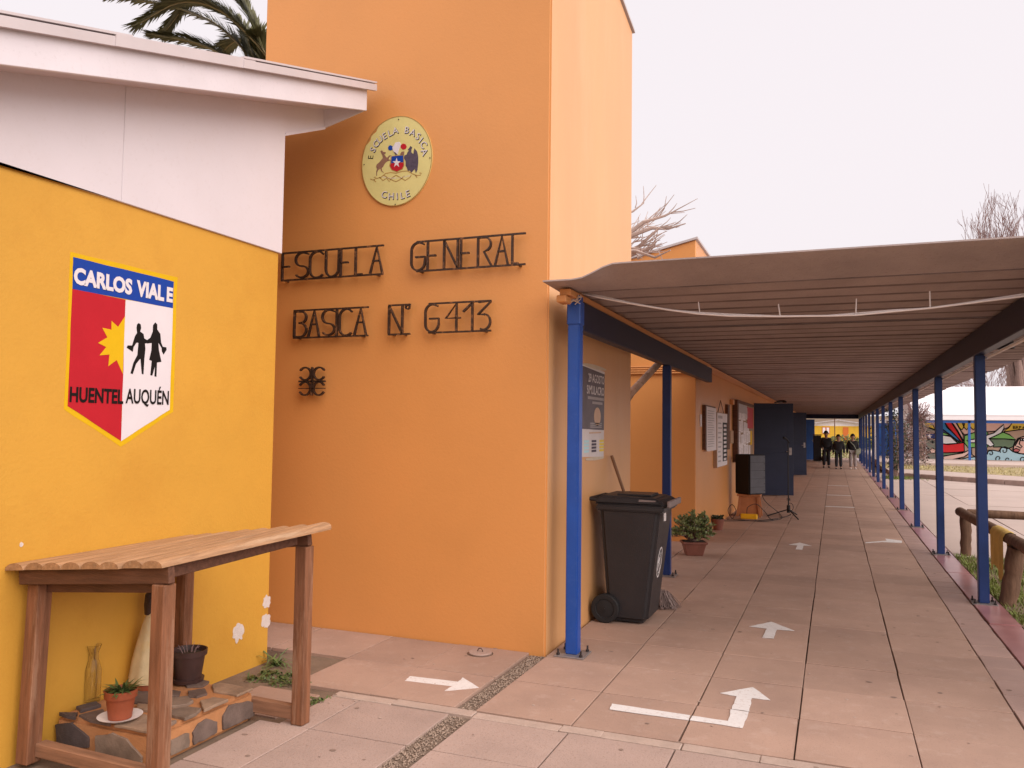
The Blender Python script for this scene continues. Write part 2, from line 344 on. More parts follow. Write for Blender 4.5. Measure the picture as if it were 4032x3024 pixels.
far = MB(); y0 = rows[-1]
while y0 < 50:
    for x0, x1 in zip(XJ+[1.0], XJ[1:]+[1.115]): far.box(x0+.004, min(x1, 1.115)-.004, y0+.004, y0+.549, -.03, random.uniform(-.002, .001))
    y0 += .553
far.build('slab_field', 'slab', pav, kind='stuff')
# rows this side of the mortar band
XN = [-2.43, -1.885]; XM = [-1.76, -1.235, -.71, -.185, .355, .89, 1.115]
rn = [3.93, 3.47, 2.93, 2.39, 1.85, 1.31, .77, .23]
for b, a in zip(rn, rn[1:]):
    for x0, x1 in zip(XM, XM[1:]): slab(x0, x1, a, b, 'slab_light')
    slab(-2.43, -1.885, a, b, 'slab_light')
    if a < 3.4: slab(-2.735, -2.43, a, b, 'slab_light')
    else: slab(-2.62, -2.43, a, b, 'slab_light')
for a, b in ((4.03, 4.6), (4.6, 5.195)):
    for x0, x1 in ((-2.95, -2.43), (-2.43, -1.905)): slab(x0, x1, a, b)
slab(-3.55, -2.95, 4.6, 5.195); slab(-4.2, -3.55, 4.6, 5.195); slab(-4.2, -3.7, 4.4, 4.6)
slab(-3.12, -2.70, 3.55, 3.95, z=-.012)
for a, b in ((7.62, 8.2), (8.2, 8.78), (8.78, 9.36), (9.36, 9.94), (9.94, 10.52), (10.52, 11.12)):
    for x0, x1 in ((-3.5, -2.93), (-2.93, -2.36), (-2.36, -1.79)): slab(x0, x1, a, b)
# mortar band across, uneven pieces
x = -2.62; k = 0
while x < 1.1:
    L_ = random.uniform(.16, .48); x1 = min(x+L_, 1.115); j = random.uniform(-.006, .006)
    slab(x, x1, 3.942+j, 4.022+j, 'mortar', z=.0005, name='mortar_piece', gap=.002, bev=.004); x = x1
struct(MB().box(-3.41, -2.6, 1.0, 4.62, -.09, -.020).build('soil', 'soil'))
# drain channel filled with gravel
struct(MB().box(-1.905, -1.765, .2, 5.19, -.06, -.016).build('gravel_channel', 'gravel_bed'))
gr = MB(); rd = random.Random(4)
for i in range(2600):
    px, py = rd.uniform(-1.893, -1.777), rd.uniform(2.2, 5.17)
    if 3.93 < py < 4.03: continue
    r = rd.uniform(.003, .0095); c = Vector((px, py, -.014+r*.4))
    q = [c+Vector((rd.uniform(.6, 1)*r*dx, rd.uniform(.6, 1)*r*dy, rd.uniform(.5, .9)*r*dz)) for dx, dy, dz in ((1, 0, 0), (0, 1, 0), (-1, 0, 0), (0, -1, 0), (0, 0, 1), (0, 0, -1))]
    gr.add(q, [(0, 1, 4), (1, 2, 4), (2, 3, 4), (3, 0, 4), (1, 0, 5), (2, 1, 5), (3, 2, 5), (0, 3, 5)])
tag(gr.build('gravel', 'gravel', kind='stuff'), 'coarse grey gravel filling the narrow drain channel', 'gravel')
# red screed strip that carries the columns
scr = struct(MB().box(1.118, 1.352, .2, 50, -.09, -.03).build('edge_strip', 'joint_dirt'))
yy = .3
for L_ in [2.6, 2.35, 2.2, 2.55, 1.75, 2.3]+[3.1]*12:
    slab(1.12, 1.35, yy, yy+L_, 'red_screed', z=.004, par=scr, name='screed_bay', th=.06, bev=.004); yy += L_
# court of big concrete bays
court = struct(MB().box(1.352, 60, 11.2, 60, -.09, -.03).build('court', 'joint_dirt'))
cx = [1.352, 2.6, 5.2, 7.8, 10.4, 13, 15.6, 18.2]; cy = [11.42+2.7*k for k in range(9)]
for a, b in zip(cy, cy[1:]):
    for x0, x1 in zip(cx, cx[1:]): slab(x0, x1, a, b, 'court', z=-.002, par=court, name='court_bay', gap=.014)
struct(MB().box(1.36, 18, 3.5, 11.40, -.09, -.008).build('planter_soil', 'soil'))
# kerb, raised pavement and step in front of the mural building
kp = [(1.75, 30.9), (2.6, 29.9), (3.4, 29.0), (4.2, 28.2), (5.1, 27.4), (6.1, 26.6), (7.2, 25.8), (8.4, 25.0), (9.8, 24.3)]
kb = struct(MB().box(1.8, 1.9, 30.95, 31.05, -.09, -.05).build('kerb', 'kerb'))
for (a, b) in zip(kp, kp[1:]):
    a = Vector((*a, 0)); b = Vector((*b, 0)); d = (b-a).normalized(); L_ = (b-a).length; nn = max(1, round(L_/.6))
    for i in range(nn):
        p = a+d*(L_*i/nn+.006); q = a+d*(L_*(i+1)/nn-.006); m = MB(); s = Vector((-d.y, d.x, 0))*.14
        m.hexa([p-Vector((0, 0, .05)), q-Vector((0, 0, .05)), q+s-Vector((0, 0, .05)), p+s-Vector((0, 0, .05)), p+Vector((0, 0, .15))+s*.12, q+Vector((0, 0, .15))+s*.12, q+s+Vector((0, 0, .15)), p+s+Vector((0, 0, .15))])
        m.build('kerb_stone', 'kerb', kb, bevel=.012)
poly = [(p[0]+.09, p[1]+.1) for p in kp]+[(30, 20), (30, 38), (1.75, 38)]
struct(MB().prism(poly, floorZ(-.05), .19).build('raised_pavement', 'court'))
poly2 = [(1.75, 34.2), (3.2, 33.2), (4.3, 32.0), (5.4, 30.6), (6.8, 29.4), (9, 28.2), (30, 25), (30, 38), (1.75, 38)]
struct(MB().prism(poly2, floorZ(.10), .046).build('verge', 'dry_grass_soil'))
struct(MB().box(1.75, 30, 38, 60, -.05, .27).build('porch_step', 'court', bevel=.02))
# ================================================================== TOWER
tw = thing('school_tower', 'tall orange stucco tower carrying the iron lettering', 'tower', (-3.0, 6.4, 0))
TX0, TX1, TY0, TY1 = -4.235, -1.80, 5.2, 7.62
MB().hexa([(TX0, TY0, -.08), (TX1, TY0, -.08), (TX1, TY1, -.08), (TX0, TY1, -.08), (TX0, TY0, 5.79), (TX1, TY0, 5.79), (TX1, TY1, 5.375), (TX0, TY1, 5.375)]).build('wall', 'orange', tw, bevel=.012, seg=2); twm = tw.children[0].data; twm.materials.append(MATS['orange_lit_faded'])
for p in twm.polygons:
    if p.normal.x > .8: p.material_index = 1  # side towards the light gets the paler, lit orange
MB().hexa([(TX0-.03, TY0-.03, 5.80), (TX1+.02, TY0-.03, 5.80), (TX1+.02, TY1+.03, 5.375), (TX0-.03, TY1+.03, 5.375), (TX0-.03, TY0-.03, 5.83), (TX1+.02, TY0-.03, 5.83), (TX1+.02, TY1+.03, 5.40), (TX0-.03, TY1+.03, 5.40)]).build('coping', 'zinc', tw)
# ================================================================== YELLOW BUILDING
XL = -3.40
yb = thing('yellow_building', 'yellow stucco building with white upper panels and white sloping eaves', 'building', (-5, 1, 0))
MB().box(-9, XL, -3, 4.375, -.09, 2.9).build('wall', 'yellow', yb, bevel=.01, seg=2)
def zf(Y): return 2.953+(Y-2.24)*.3044       # underside of the sloping eaves
jp = onX(485, 600, -3.388).y
for (a, b) in ((-3, .85), (.856, jp-.0006), (jp+.0006, 4.388)):
    MB().hexa([(-3.6, a, 2.632), (-3.386, a, 2.632), (-3.386, b, 2.632), (-3.6, b, 2.632), (-3.6, a, zf(a)+.06), (-3.386, a, zf(a)+.06), (-3.386, b, zf(b)+.06), (-3.6, b, zf(b)+.06)]).build('white_panel', 'white_panel', yb, bevel=.003)
def slope_box(x0, x1, a, b, d0, d1):
    return MB().hexa([(x0, a, zf(a)+d0), (x1, a, zf(a)+d0), (x1, b, zf(b)+d0), (x0, b, zf(b)+d0), (x0, a, zf(a)+d1), (x1, a, zf(a)+d1), (x1, b, zf(b)+d1), (x0, b, zf(b)+d1)])
slope_box(-3.17, -3.145, -3, 5.0, 0, .175).build('fascia_board', 'white_board', yb, bevel=.003)
slope_box(-9.2, -3.172, -3, 4.97, .03, .05).build('soffit', 'white_panel', yb)
slope_box(-9.3, -3.13, -3, 5.05, .178, .196).build('roof', 'flashing', yb)
cuts = [-3, .55, onX(520, 160, -3.12).y, onX(1000, 270, -3.12).y, 5.07]
for i, (a, b) in enumerate(zip(cuts, cuts[1:])):
    e = .030*(i % 2)
    f = slope_box(-3.30, -3.118+.004*i, a-.10, b, .197+e*.3, .209+e*.3); 
    f.hexa([(-3.142+.004*i, a-.10, zf(a-.1)+.150), (-3.118+.004*i, a-.10, zf(a-.1)+.150), (-3.118+.004*i, b, zf(b)+.150), (-3.142+.004*i, b, zf(b)+.150),
            (-3.142+.004*i, a-.10, zf(a-.1)+.197), (-3.118+.004*i, a-.10, zf(a-.1)+.197), (-3.118+.004*i, b, zf(b)+.197), (-3.142+.004*i, b, zf(b)+.197)])
    f.build('edge_flashing', 'flashing', yb)
bx = MB().prism([(4.40, 3.445), (4.84, 3.645), (4.83, 3.82), (4.40, 3.69)], wallX(-9), 5.6); bx.build('eaves_box', 'white_panel', yb)
MB().prism([(4.385, 3.425), (4.845, 3.632), (4.842, 3.650), (4.40, 3.450)], wallX(-3.42), .03).build('eaves_trim', 'white_board', yb)
MB().add([(-3.40, 4.842, 3.64), (-3.155, 4.985, 3.79), (-3.155, 4.985, 3.83), (-3.40, 4.832, 3.82), (-3.42, 4.86, 3.64), (-3.17, 5.0, 3.79), (-3.17, 5.0, 3.83), (-3.42, 4.85, 3.82)],
         [(0, 1, 2, 3), (7, 6, 5, 4), (0, 4, 5, 1)]).build('eaves_end', 'white_panel', yb)
for i, (Y, z, r) in enumerate([(4.085, .232, .066), (4.345, .365, .050), (4.345, .245, .055), (2.62, .95, .012)]):
    MB().prism([p for p in [(Y+r*math.cos(6.283*j/36)*(.78+.28*noise.noise(Vector((math.cos(6.283*j/36)*2.2, math.sin(6.283*j/36)*2.2, i*3.7)))+.06*math.sin(j*5.1)), z+r*math.sin(6.283*j/36)*(.82+.28*noise.noise(Vector((math.cos(6.283*j/36)*2.2, math.sin(6.283*j/36)*2.2, i*3.7)))+.06*math.sin(j*5.1))) for j in range(36)]], wallX(XL-.002), .0035).build('bare_patch', 'plaster', yb)
# ================================================================== CORRIDOR BUILDING
cb = thing('classroom_block', 'long orange classroom block along the covered walkway', 'building', (-3, 12, 0))
WX = -1.74
MB().hexa([(-6, 11.13, -.08), (WX+.004, 11.13, -.08), (WX+.004, 12.49, -.08), (-6, 12.49, -.08), (-6, 11.13, 3.1), (WX+.004, 11.13, 4.10), (WX+.004, 12.49, 4.10), (-6, 12.49, 3.1)]).build('tower_wall', 'orange', cb, bevel=.01)
MB().hexa([(-6.05, 11.10, 3.105), (WX+.03, 11.10, 4.105), (WX+.03, 12.52, 4.105), (-6.05, 12.52, 3.105), (-6.05, 11.10, 3.135), (WX+.03, 11.10, 4.135), (WX+.03, 12.52, 4.135), (-6.05, 12.52, 3.135)]).build('coping', 'zinc', cb)
ops = [(20.05, 20.95), (29.62, 30.52), (46.0, 46.9)]; y0 = 12.49
for a, b in ops:
    MB().box(WX-.2, WX, y0, a, -.08, 2.95).build('wall', 'orange', cb); MB().box(WX-.2, WX, a, b, 2.17, 2.95).build('lintel', 'orange', cb); y0 = b
MB().box(WX-.2, WX, y0, 48, -.08, 2.95).build('wall', 'orange', cb)
MB().box(-6, -5.8, 12.5, 48, -.08, 2.95).build('rear_wall', 'orange', cb); MB().box(-5.8, WX-.21, 47.8, 48, -.08, 2.95).build('end_wall', 'orange', cb)
MB().box(-6.1, WX+.05, 12.53, 48.1, 2.96, 3.05).build('roof', 'zinc', cb)
# ================================================================== CANOPY
cn = thing('walkway_canopy', 'long walkway canopy of grey corrugated sheets on blue steel posts', 'canopy', (0, 5, 0))
def column(x, y, h, m):
    c = MB().box(x-.042, x+.042, y-.042, y+.042, .010, h).build('post', m, cn, bevel=.007, seg=2)
    MB().box(x-.10, x+.10, y-.10, y+.10, .001, .011).build('base_plate', 'steel', c, bevel=.002)
    for i in (-1, 1):
        for j in (-1, 1):
            b = MB().tube([(x+i*.078, y+j*.078, .011), (x+i*.078, y+j*.078, .05)], .0065, 8); b.tube([(x+i*.078, y+j*.078, .012), (x+i*.078, y+j*.078, .024)], .013, 6); b.build('anchor_bolt', 'dark_steel', c)
    return c
for i in range(-1, 13): column(1.215, 8.31+3.11*i, 2.2, 'blue_shaded')
p1 = column(-1.628, 5.265, 2.40, 'blue'); column(-1.62, 8.48, 2.17, 'blue_shaded')
MB().box(-1.676, -1.580, 5.214, 5.316, 2.20, 2.36).build('sleeve', 'blue', p1, bevel=.008)
MB().box(1.172, 1.258, 4.75, 46.6, 2.2, 2.42).build('beam', 'navy', cn, bevel=.006)
MB().box(-1.668, -1.588, 5.32, 11.62, 2.17, 2.37).build('beam', 'navy', cn, bevel=.006)
MB().box(-1.69, 1.17, 46.5, 46.58, 2.20, 2.46).build('beam', 'navy', cn)
MB().box(-1.676, -1.60, 5.06, 11.62, 2.375, 2.418).build('purlin', 'orange_pipe', cn, bevel=.004)
MB().box(-1.685, -1.62, 5.02, 5.14, 2.325, 2.372).build('purlin_block', 'orange_pipe', cn, bevel=.006)
PER = .36
def wave(Y):
    t = ((Y-5.25)/PER) % 1
    return 2.424+.016*(1-math.cos(2*math.pi*t))
ycur = 5.25; ns = 20; TH = .009
while ycur < 46.6:
    m = MB(); L_ = 3*PER; st = 3*ns; jz = random.uniform(-.003, .003); rgt = 2.2+random.uniform(-.025, .025); lft = -1.728
    for i in range(st+4):
        Y = ycur+PER*i/ns; z = wave(Y)+jz+.006*(i/st)
        for x in (lft, rgt): m.v += [(x, Y, z), (x, Y, z+TH)]
    for i in range(st+3):
        a = i*4; b = a+4
        m.f += [(a, a+2, b+2, b), (a+1, b+1, b+3, a+3), (a, b, b+1, a+1), (a+2, a+3, b+3, b+2)]
    e = (st+3)*4; m.f += [(0, 1, 3, 2), (e, e+2, e+3, e+1)]
    o = m.build('roof_sheet', 'fibre_cement', cn, smooth=False); autosmooth(o, 50)
    o.data.materials.append(MATS['fibre_cement_shaded'])          # corrugation shading painted as dark bands along the lower ribs
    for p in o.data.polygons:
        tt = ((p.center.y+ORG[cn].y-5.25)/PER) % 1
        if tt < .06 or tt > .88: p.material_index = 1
    ycur += L_
# front lip: last half wave turned up, its corner at the tower cut back
m = MB(); nu, nv = 60, 12
for i in range(nu+1):
    X = -1.728+(2.2+1.728)*i/nu; s = min(1, max(0, (X+1.52)/.27)); s = s*s*(3-2*s); s = .12+.88*s
    for j in range(nv+1):
        t = j/nv; Y = 5.27-.40*t; z = 0
        zz = 2.425+.098*s*t**1.15
        m.v += [(X, Y, zz), (X, Y, zz+.009)]
def id_(i, j, k): return (i*(nv+1)+j)*2+k
for i in range(nu):
    for j in range(nv):
        m.f += [(id_(i, j, 0), id_(i, j+1, 0), id_(i+1, j+1, 0), id_(i+1, j, 0)), (id_(i, j, 1), id_(i+1, j, 1), id_(i+1, j+1, 1), id_(i, j+1, 1))]
    m.f += [(id_(i, nv, 0), id_(i, nv, 1), id_(i+1, nv, 1), id_(i+1, nv, 0)), (id_(i, 0, 0), id_(i+1, 0, 0), id_(i+1, 0, 1), id_(i, 0, 1))]
for j in range(nv): m.f += [(id_(0, j, 0), id_(0, j, 1), id_(0, j+1, 1), id_(0, j+1, 0)), (id_(nu, j, 0), id_(nu, j+1, 0), id_(nu, j+1, 1), id_(nu, j, 1))]
autosmooth(m.build('front_sheet', 'fibre_cement', cn), 50)
# ================================================================== MURAL BUILDING
MY = 44.
mu = thing('mural_building', 'low white-roofed building painted with a colourful mural', 'building', (10, MY, .27))
zr = lambda x, y: (3450+x*.3617, 1350+y*.3617)
def mp(x, y): p = onY(*zr(x, y), MY); return p.x, p.z
xl = mp(455, 1000)[0]; zt = mp(1000, 850)[1]; ze = onY(*zr(1600, 795), MY-1.5).z; zb = .27
MB().box(xl, 26, MY, MY+7, 0, ze+.25).build('wall', 'far_white', mu)
r0 = onY(*zr(700, 480), MY+3.5).z; re = onY(*zr(1600, 795), MY-1.5).z
MB().prism([(MY-1.5, re), (MY-1.5, re+.06), (MY+3.5, r0), (MY+9.5, re+.06), (MY+9.5, re), (MY+3.5, r0-.06)], lambda u, v, w_: Vector((xl-.3+w_, u, v)), 26).build('roof', 'far_roof', mu)
MB().box(xl-.3, 26, MY-1.52, MY-1.49, re-.20, re-.02).build('fascia_board', 'far_white', mu)
MB().box(xl-.1, 26, MY-1.4, MY-1.3, re-.34, re-.22).build('beam', 'far_blue', mu)
pz = onY(*zr(1012, 900), MY-1.35).x
for k in range(-1, 6): MB().box(pz+3.1*k-.05, pz+3.1*k+.05, MY-1.4, MY-1.3, .27, re-.22).build('post', 'far_blue', mu)
mural = thing('mural', 'painted mural with dove, waves, faces and flag on the low building', 'mural', (10, MY, 1))
P = wallY(MY-.001)
def mpoly(name, pts, m, lay, out=True, lw=.050):
    q = [mp(*p) for p in pts]; o = MB().prism(q, P, .004*lay).build(name, m, mural)
    if out: MB().stroke(q, lw, P, .004*lay+.005, True).build('outline', 'black_paint', o)
mpoly('background', [(462, 862), (2400, 866), (2400, 1335), (462, 1298)], 'tan', 1, False)
mpoly('sky_field', [(880, 868), (1480, 868), (1440, 920), (1380, 945), (1300, 962), (1080, 975), (960, 1000), (900, 935)], 'mpeach', 2)
mpoly('yellow_field', [(472, 866), (600, 866), (640, 938), (560, 918), (500, 892)], 'myellow', 2)
mpoly('grey_hill', [(500, 900), (560, 922), (640, 948), (712, 970), (712, 1005), (640, 990), (520, 962)], 'mgrey', 3)
mpoly('blue_stripe', [(640, 866), (745, 868), (770, 920), (840, 985), (915, 1062), (945, 1088), (880, 1062), (800, 998), (712, 932)], 'mblue', 3)
mpoly('navy_stripe', [(690, 925), (730, 940), (800, 988), (880, 1050), (940, 1086), (870, 1062), (790, 1005), (700, 962)], 'mnavy', 4, False)
mpoly('red_stripe', [(750, 867), (818, 867), (880, 960), (948, 1086), (915, 1068), (850, 992), (785, 925)], 'mred', 4)
mpoly('peach_stripe', [(826, 867), (868, 867), (905, 930), (945, 1000), (952, 1070), (890, 962)], 'mpeach', 4)
mpoly('green_stripe', [(640, 944), (712, 968), (800, 1000), (870, 1058), (945, 1088), (880, 1086), (810, 1020), (712, 1002), (640, 985)], 'mgreen', 5)
mpoly('white_field', [(660, 1008), (800, 1006), (850, 1060), (920, 1088), (860, 1096), (760, 1102), (660, 1090)], 'mwhite', 4)
mpoly('red_field', [(650, 1094), (780, 1106), (870, 1097), (955, 1088), (960, 1180), (850, 1196), (650, 1200)], 'mred', 4)
mpoly('blue_field', [(528, 985), (650, 985), (650, 1042), (560, 1044)], 'mnavy', 4)
st = []
for k in range(10):
    r = 27 if k % 2 == 0 else 11; t = math.radians(-80+36*k); st.append((580+r*math.cos(t), 1014+r*math.sin(t)))
mpoly('star', st, 'mwhite', 6, False)
mpoly('bearded_face', [(535, 1062), (600, 1050), (660, 1070), (660, 1292), (560, 1292), (520, 1190)], 'mgrey', 4)
mpoly('cheek', [(580, 1170), (610, 1145), (650, 1165), (640, 1200), (600, 1200)], 'mpeach', 5)
for i in range(9):
    x0 = 515+14*(i % 4); y0 = 1110+22*i; mpoly('beard_lock', [(x0, y0), (x0+26, y0-8), (x0+34, y0+26), (x0+12, y0+34)], 'mwhite' if i % 3 else 'mgrey', 6, True, .035)
mpoly('green_hill', [(960, 1012), (1080, 972), (1215, 965), (1215, 1135), (1000, 1142), (958, 1085)], 'mgreen', 3)
mpoly('green_hill', [(1230, 1042), (1300, 1000), (1380, 972), (1450, 1000), (1518, 1052), (1400, 1045)], 'mgreen', 5)
mpoly('dark_hill', [(1210, 1048), (1400, 1045), (1512, 1060), (1490, 1130), (1430, 1152), (1360, 1132), (1280, 1134)], 'mdgreen', 4)
for c_ in ((905, 868, 960), (960, 868, 1010), (1030, 868, 1088)):
    mpoly('petal', [(c_[0]-25, 868), (c_[2]+4, 868), (c_[2]-8, 920), ((c_[0]+c_[2])/2, 948), (c_[0]-4, 920)], 'myellow', 4)
mpoly('yellow_field', [(1482, 868), (1900, 870), (1900, 945), (1600, 940), (1390, 968), (1442, 925)], 'myellow', 4)
mpoly('brown_field', [(1040, 1140), (1200, 1135), (1215, 1195), (1080, 1240), (1040, 1215)], 'tan', 4)
mpoly('arm', [(730, 1235), (960, 1192), (1000, 1172), (1012, 1200), (960, 1240), (740, 1292)], 'mpeach', 5)
mpoly('sleeve', [(660, 1200), (950, 1190), (940, 1200), (730, 1232), (660, 1240)], 'mdgreen', 5)
mpoly('water', [(880, 1304), (900, 1270), (1000, 1250), (1080, 1240), (1210, 1200), (1225, 1168), (1280, 1170), (1335, 1182), (1360, 1142), (1400, 1130), (1445, 1150), (1482, 1182), (1600, 1212), (2400, 1215), (2400, 1334)], 'mwater', 5)
mpoly('dove', [(1150, 1035), (1215, 1000), (1280, 980), (1335, 932), (1388, 888), (1390, 932), (1362, 980), (1280, 1020), (1225, 1042), (1262, 1080), (1282, 1112), (1240, 1132), (1215, 1112), (1120, 1085), (1030, 1088), (985, 1060), (1010, 1055), (1085, 1046)], 'mwhite', 7)
mpoly('profile_face', [(1488, 1168), (1500, 1110), (1542, 1040), (1600, 1020), (1760, 1025), (1760, 1212), (1560, 1206), (1500, 1190)], 'mskin', 6)
mpoly('nose', [(1510, 1120), (1560, 1035), (1572, 1038), (1555, 1100), (1588, 1130), (1570, 1145), (1540, 1128)], 'mpeach', 7)
mpoly('lips', [(1490, 1164), (1520, 1148), (1566, 1166), (1545, 1188), (1500, 1186)], 'mlip', 7)
mpoly('eye', [(1562, 1048), (1600, 1040), (1640, 1050), (1600, 1066), (1570, 1062)], 'mwhite', 7); mpoly('pupil', blob(1592, 1053, 9, 8, 0), 'black_paint', 9, False)
mpoly('eye', [(590, 1078), (612, 1070), (632, 1080), (612, 1090)], 'mwhite', 7); mpoly('pupil', blob(612, 1080, 6, 8, 0), 'black_paint', 9, False)
def spiral(cx_, cy_, r, turns, a0, sgn=1): return [mp(cx_+r*(1-.8*i/24)*math.cos(a0+sgn*turns*6.283*i/24), cy_+r*(1-.8*i/24)*math.sin(a0+sgn*turns*6.283*i/24)) for i in range(25)]
for a in ((1245, 1203, 28, 1.1, 2.8, 1), (1392, 1172, 36, 1.2, 2.6, 1), (912, 1286, 24, 1.2, 2.6, 1), (1432, 1270, 30, 1.0, 0, 1), (1330, 1258, 28, 1, 1.5, 1), (1600, 1268, 30, 1, 1.5, 1), (1760, 1270, 34, 1.1, 2.6, 1)):
    MB().stroke(spiral(a[0], a[1], a[2]*1.3, *a[3:]), .038, P, .034).build('swirl', 'black_paint', mural)
t = MB(); a = mp(1487, 938); b = mp(1578, 906); text_fit(t, 'BRP', a[0], b[0], a[1], b[1], P, .03, .02); t.build('lettering', 'black_paint', mural)
MB().prism([mp(1602+(16 if k % 2 == 0 else 6)*math.cos(math.radians(-90+36*k)), 922+(16 if k % 2 == 0 else 6)*math.sin(math.radians(-90+36*k))) for k in range(10)], P, .03).build('star', 'black_paint', mural)
# blue gates beside the mural building and the far house
bgp = thing('blue_gate', 'blue sheet-metal gate left of the mural building', 'gate', (2.6, 46, .27))
xa = onY(*zr(15, 1000), 46).x; xb = onY(*zr(300, 1000), 46).x
for a, b in ((xa, (xa+xb)/2-.02), ((xa+xb)/2+.02, xb)):
    l = MB().box(a, b, 46, 46.05, .30, 1.98).build('leaf', 'far_blue', bgp)
    for zz in (.45, 1.1, 1.8): MB().box(a+.02, b-.02, 45.97, 45.998, zz, zz+.06).build('rail', 'far_blue', l)
MB().box(xa-.1, xb+.4, 45.95, 46.1, 2.0, 2.15).build('lintel', 'far_white', bgp); MB().box(xa-.14, xa-.02, 45.95, 46.1, .27, 2.0).build('jamb', 'far_white', bgp)
fh = thing('far_house', 'yellow gabled house with orange door beyond the walkway end', 'house', (.4, 112, 0))
FY = 112.; z4 = lambda x, y: (3000+x*.4665, 1450+y*.4665)
def fp(x, y): p = onY(*z4(x, y), FY); return p.x, p.z
ap = fp(640, 440); ee = fp(460, 490); hw = 5.2; slp = (ap[1]-fp(475, 462)[1])/(ap[0]-fp(475, 462)[0])
MB().prism([(ap[0]-hw, -.1), (ap[0]+hw, -.1), (ap[0]+hw, ee[1]), (ap[0]-hw, ee[1])], wallY(FY+8), 8).build('wall', 'far_yellow', fh)
MB().prism([(ap[0]-hw, ee[1]), (ap[0]+hw, ee[1]), (ap[0]+hw, ap[1]-hw*slp), (ap[0], ap[1]), (ap[0]-hw, ap[1]-hw*slp)], wallY(FY+8), 7.97).build('gable', 'far_white', fh)
MB().prism([(ap[0]-hw-.4, ap[1]-(hw+.4)*slp), (ap[0], ap[1]), (ap[0]+hw+.4, ap[1]-(hw+.4)*slp), (ap[0]+hw+.4, ap[1]-(hw+.4)*slp+.12), (ap[0], ap[1]+.12), (ap[0]-hw-.4, ap[1]-(hw+.4)*slp+.12)], wallY(FY+8.3), 8.8).build('roof', 'zinc', fh)
for k, (a, b, m) in enumerate((((683, 497), (731, 560), 'far_orange'), ((508, 495), (573, 552), 'far_orange'))):
    p, q = fp(*a), fp(*b); d = MB().box(p[0], q[0], FY-.06, FY-.001, q[1]-(1.2 if k == 0 else 0), p[1]).build('door' if k == 0 else 'window', m, fh)
    if k:
        w_ = (q[0]-p[0]); 
        for j in (0, 1): MB().box(p[0]+w_*(.08+.5*j), p[0]+w_*(.42+.5*j), FY-.08, FY-.062, q[1]+.05, p[1]-.08).build('pane', 'far_white', d)
for z in np.arange(.3, ee[1], .22): MB().box(ap[0]-hw, ap[0]+hw, FY-.02, FY-.004, z, z+.19).build('board', 'far_yellow', fh)
# ================================================================== WALL PAINTING (school crest) on the yellow wall
cr = thing('painted_crest', 'painted school crest on the yellow wall with sun and two walking figures', 'wall painting', (XL, 3.15, 1.85))
W_ = wallX(XL-.0005)
zc = lambda x, y: (150+x*650/1198, 950+y*900/1659)
def cp(x, y): p = onX(*zc(x, y), XL); return p.y, p.z
def cpaint(name, pts, m, lay, jit=0): return MB().prism([cp(x+random.uniform(-jit, jit), y+random.uniform(-jit, jit)) for x, y in pts], W_, .0012*lay).build(name, m, cr)
def dense(pts, k=6):
    out = []
    for (a, b) in zip(pts, pts[1:]+pts[:1]):
        for i in range(k): out.append((a[0]+(b[0]-a[0])*i/k, a[1]+(b[1]-a[1])*i/k))
    return out
cpaint('border', dense([(234, 78), (1010, 262), (978, 1240), (600, 1490), (188, 1222)]), 'sign_yellow', 1, 3)
cpaint('blue_band', dense([(253, 115), (982, 292), (976, 487), (247, 345)]), 'sign_blue', 2, 1.5)
cpaint('red_field', dense([(247, 345), (632, 424), (600, 1450), (213, 1195)]), 'sign_red', 2, 1.5)
cpaint('white_field', dense([(633, 424), (976, 487), (953, 1222), (601, 1450)]), 'sign_white', 2, 1.5)
cpaint('sun', [(628, 545), (578, 622), (530, 578), (530, 642), (463, 628), (500, 698), (432, 738), (492, 768), (443, 828), (515, 822), (507, 906), (567, 862), (612, 962)], 'sign_yellow', 3)
cpaint('walking_figure', [(728, 593), (742, 604), (745, 630), (738, 655), (762, 672), (768, 705), (790, 718), (786, 740), (772, 742), (776, 780), (768, 860), (762, 966), (750, 962), (740, 850), (708, 890), (684, 964), (668, 958), (690, 880), (718, 826), (726, 738), (712, 735), (690, 768), (684, 802), (640, 772), (648, 756), (680, 756), (700, 690), (716, 664), (712, 630), (716, 604)], 'black_paint', 3)
cpaint('walking_figure', [(848, 588), (862, 604), (862, 640), (884, 672), (890, 735), (902, 765), (928, 770), (930, 788), (908, 822), (896, 800), (894, 775), (870, 735), (874, 790), (892, 875), (860, 880), (856, 984), (842, 980), (846, 905), (826, 975), (812, 972), (822, 868), (804, 860), (820, 790), (822, 738), (788, 742), (788, 718), (812, 700), (830, 655), (832, 610)], 'black_paint', 3)
t = MB()
for s_, a, b in (('CARLOS', (2.829, 2.166), (3.180, 2.250)), ('VIAL', (3.208, 2.166), (3.398, 2.252)), ('E', (3.416, 2.168), (3.460, 2.250))): text_fit(t, s_, a[0], b[0], a[1], b[1], W_, .0045, .05)
t.build('upper_lettering', 'sign_white', cr)
t = MB(); text_fit(t, 'HUENTEL', 2.834, 3.150, 1.597, 1.672, W_, .0045, .03); text_fit(t, 'AUQU\u00c9N', 3.165, 3.457, 1.588, 1.700, W_, .0045, .02); t.build('lower_lettering', 'black_paint', cr)
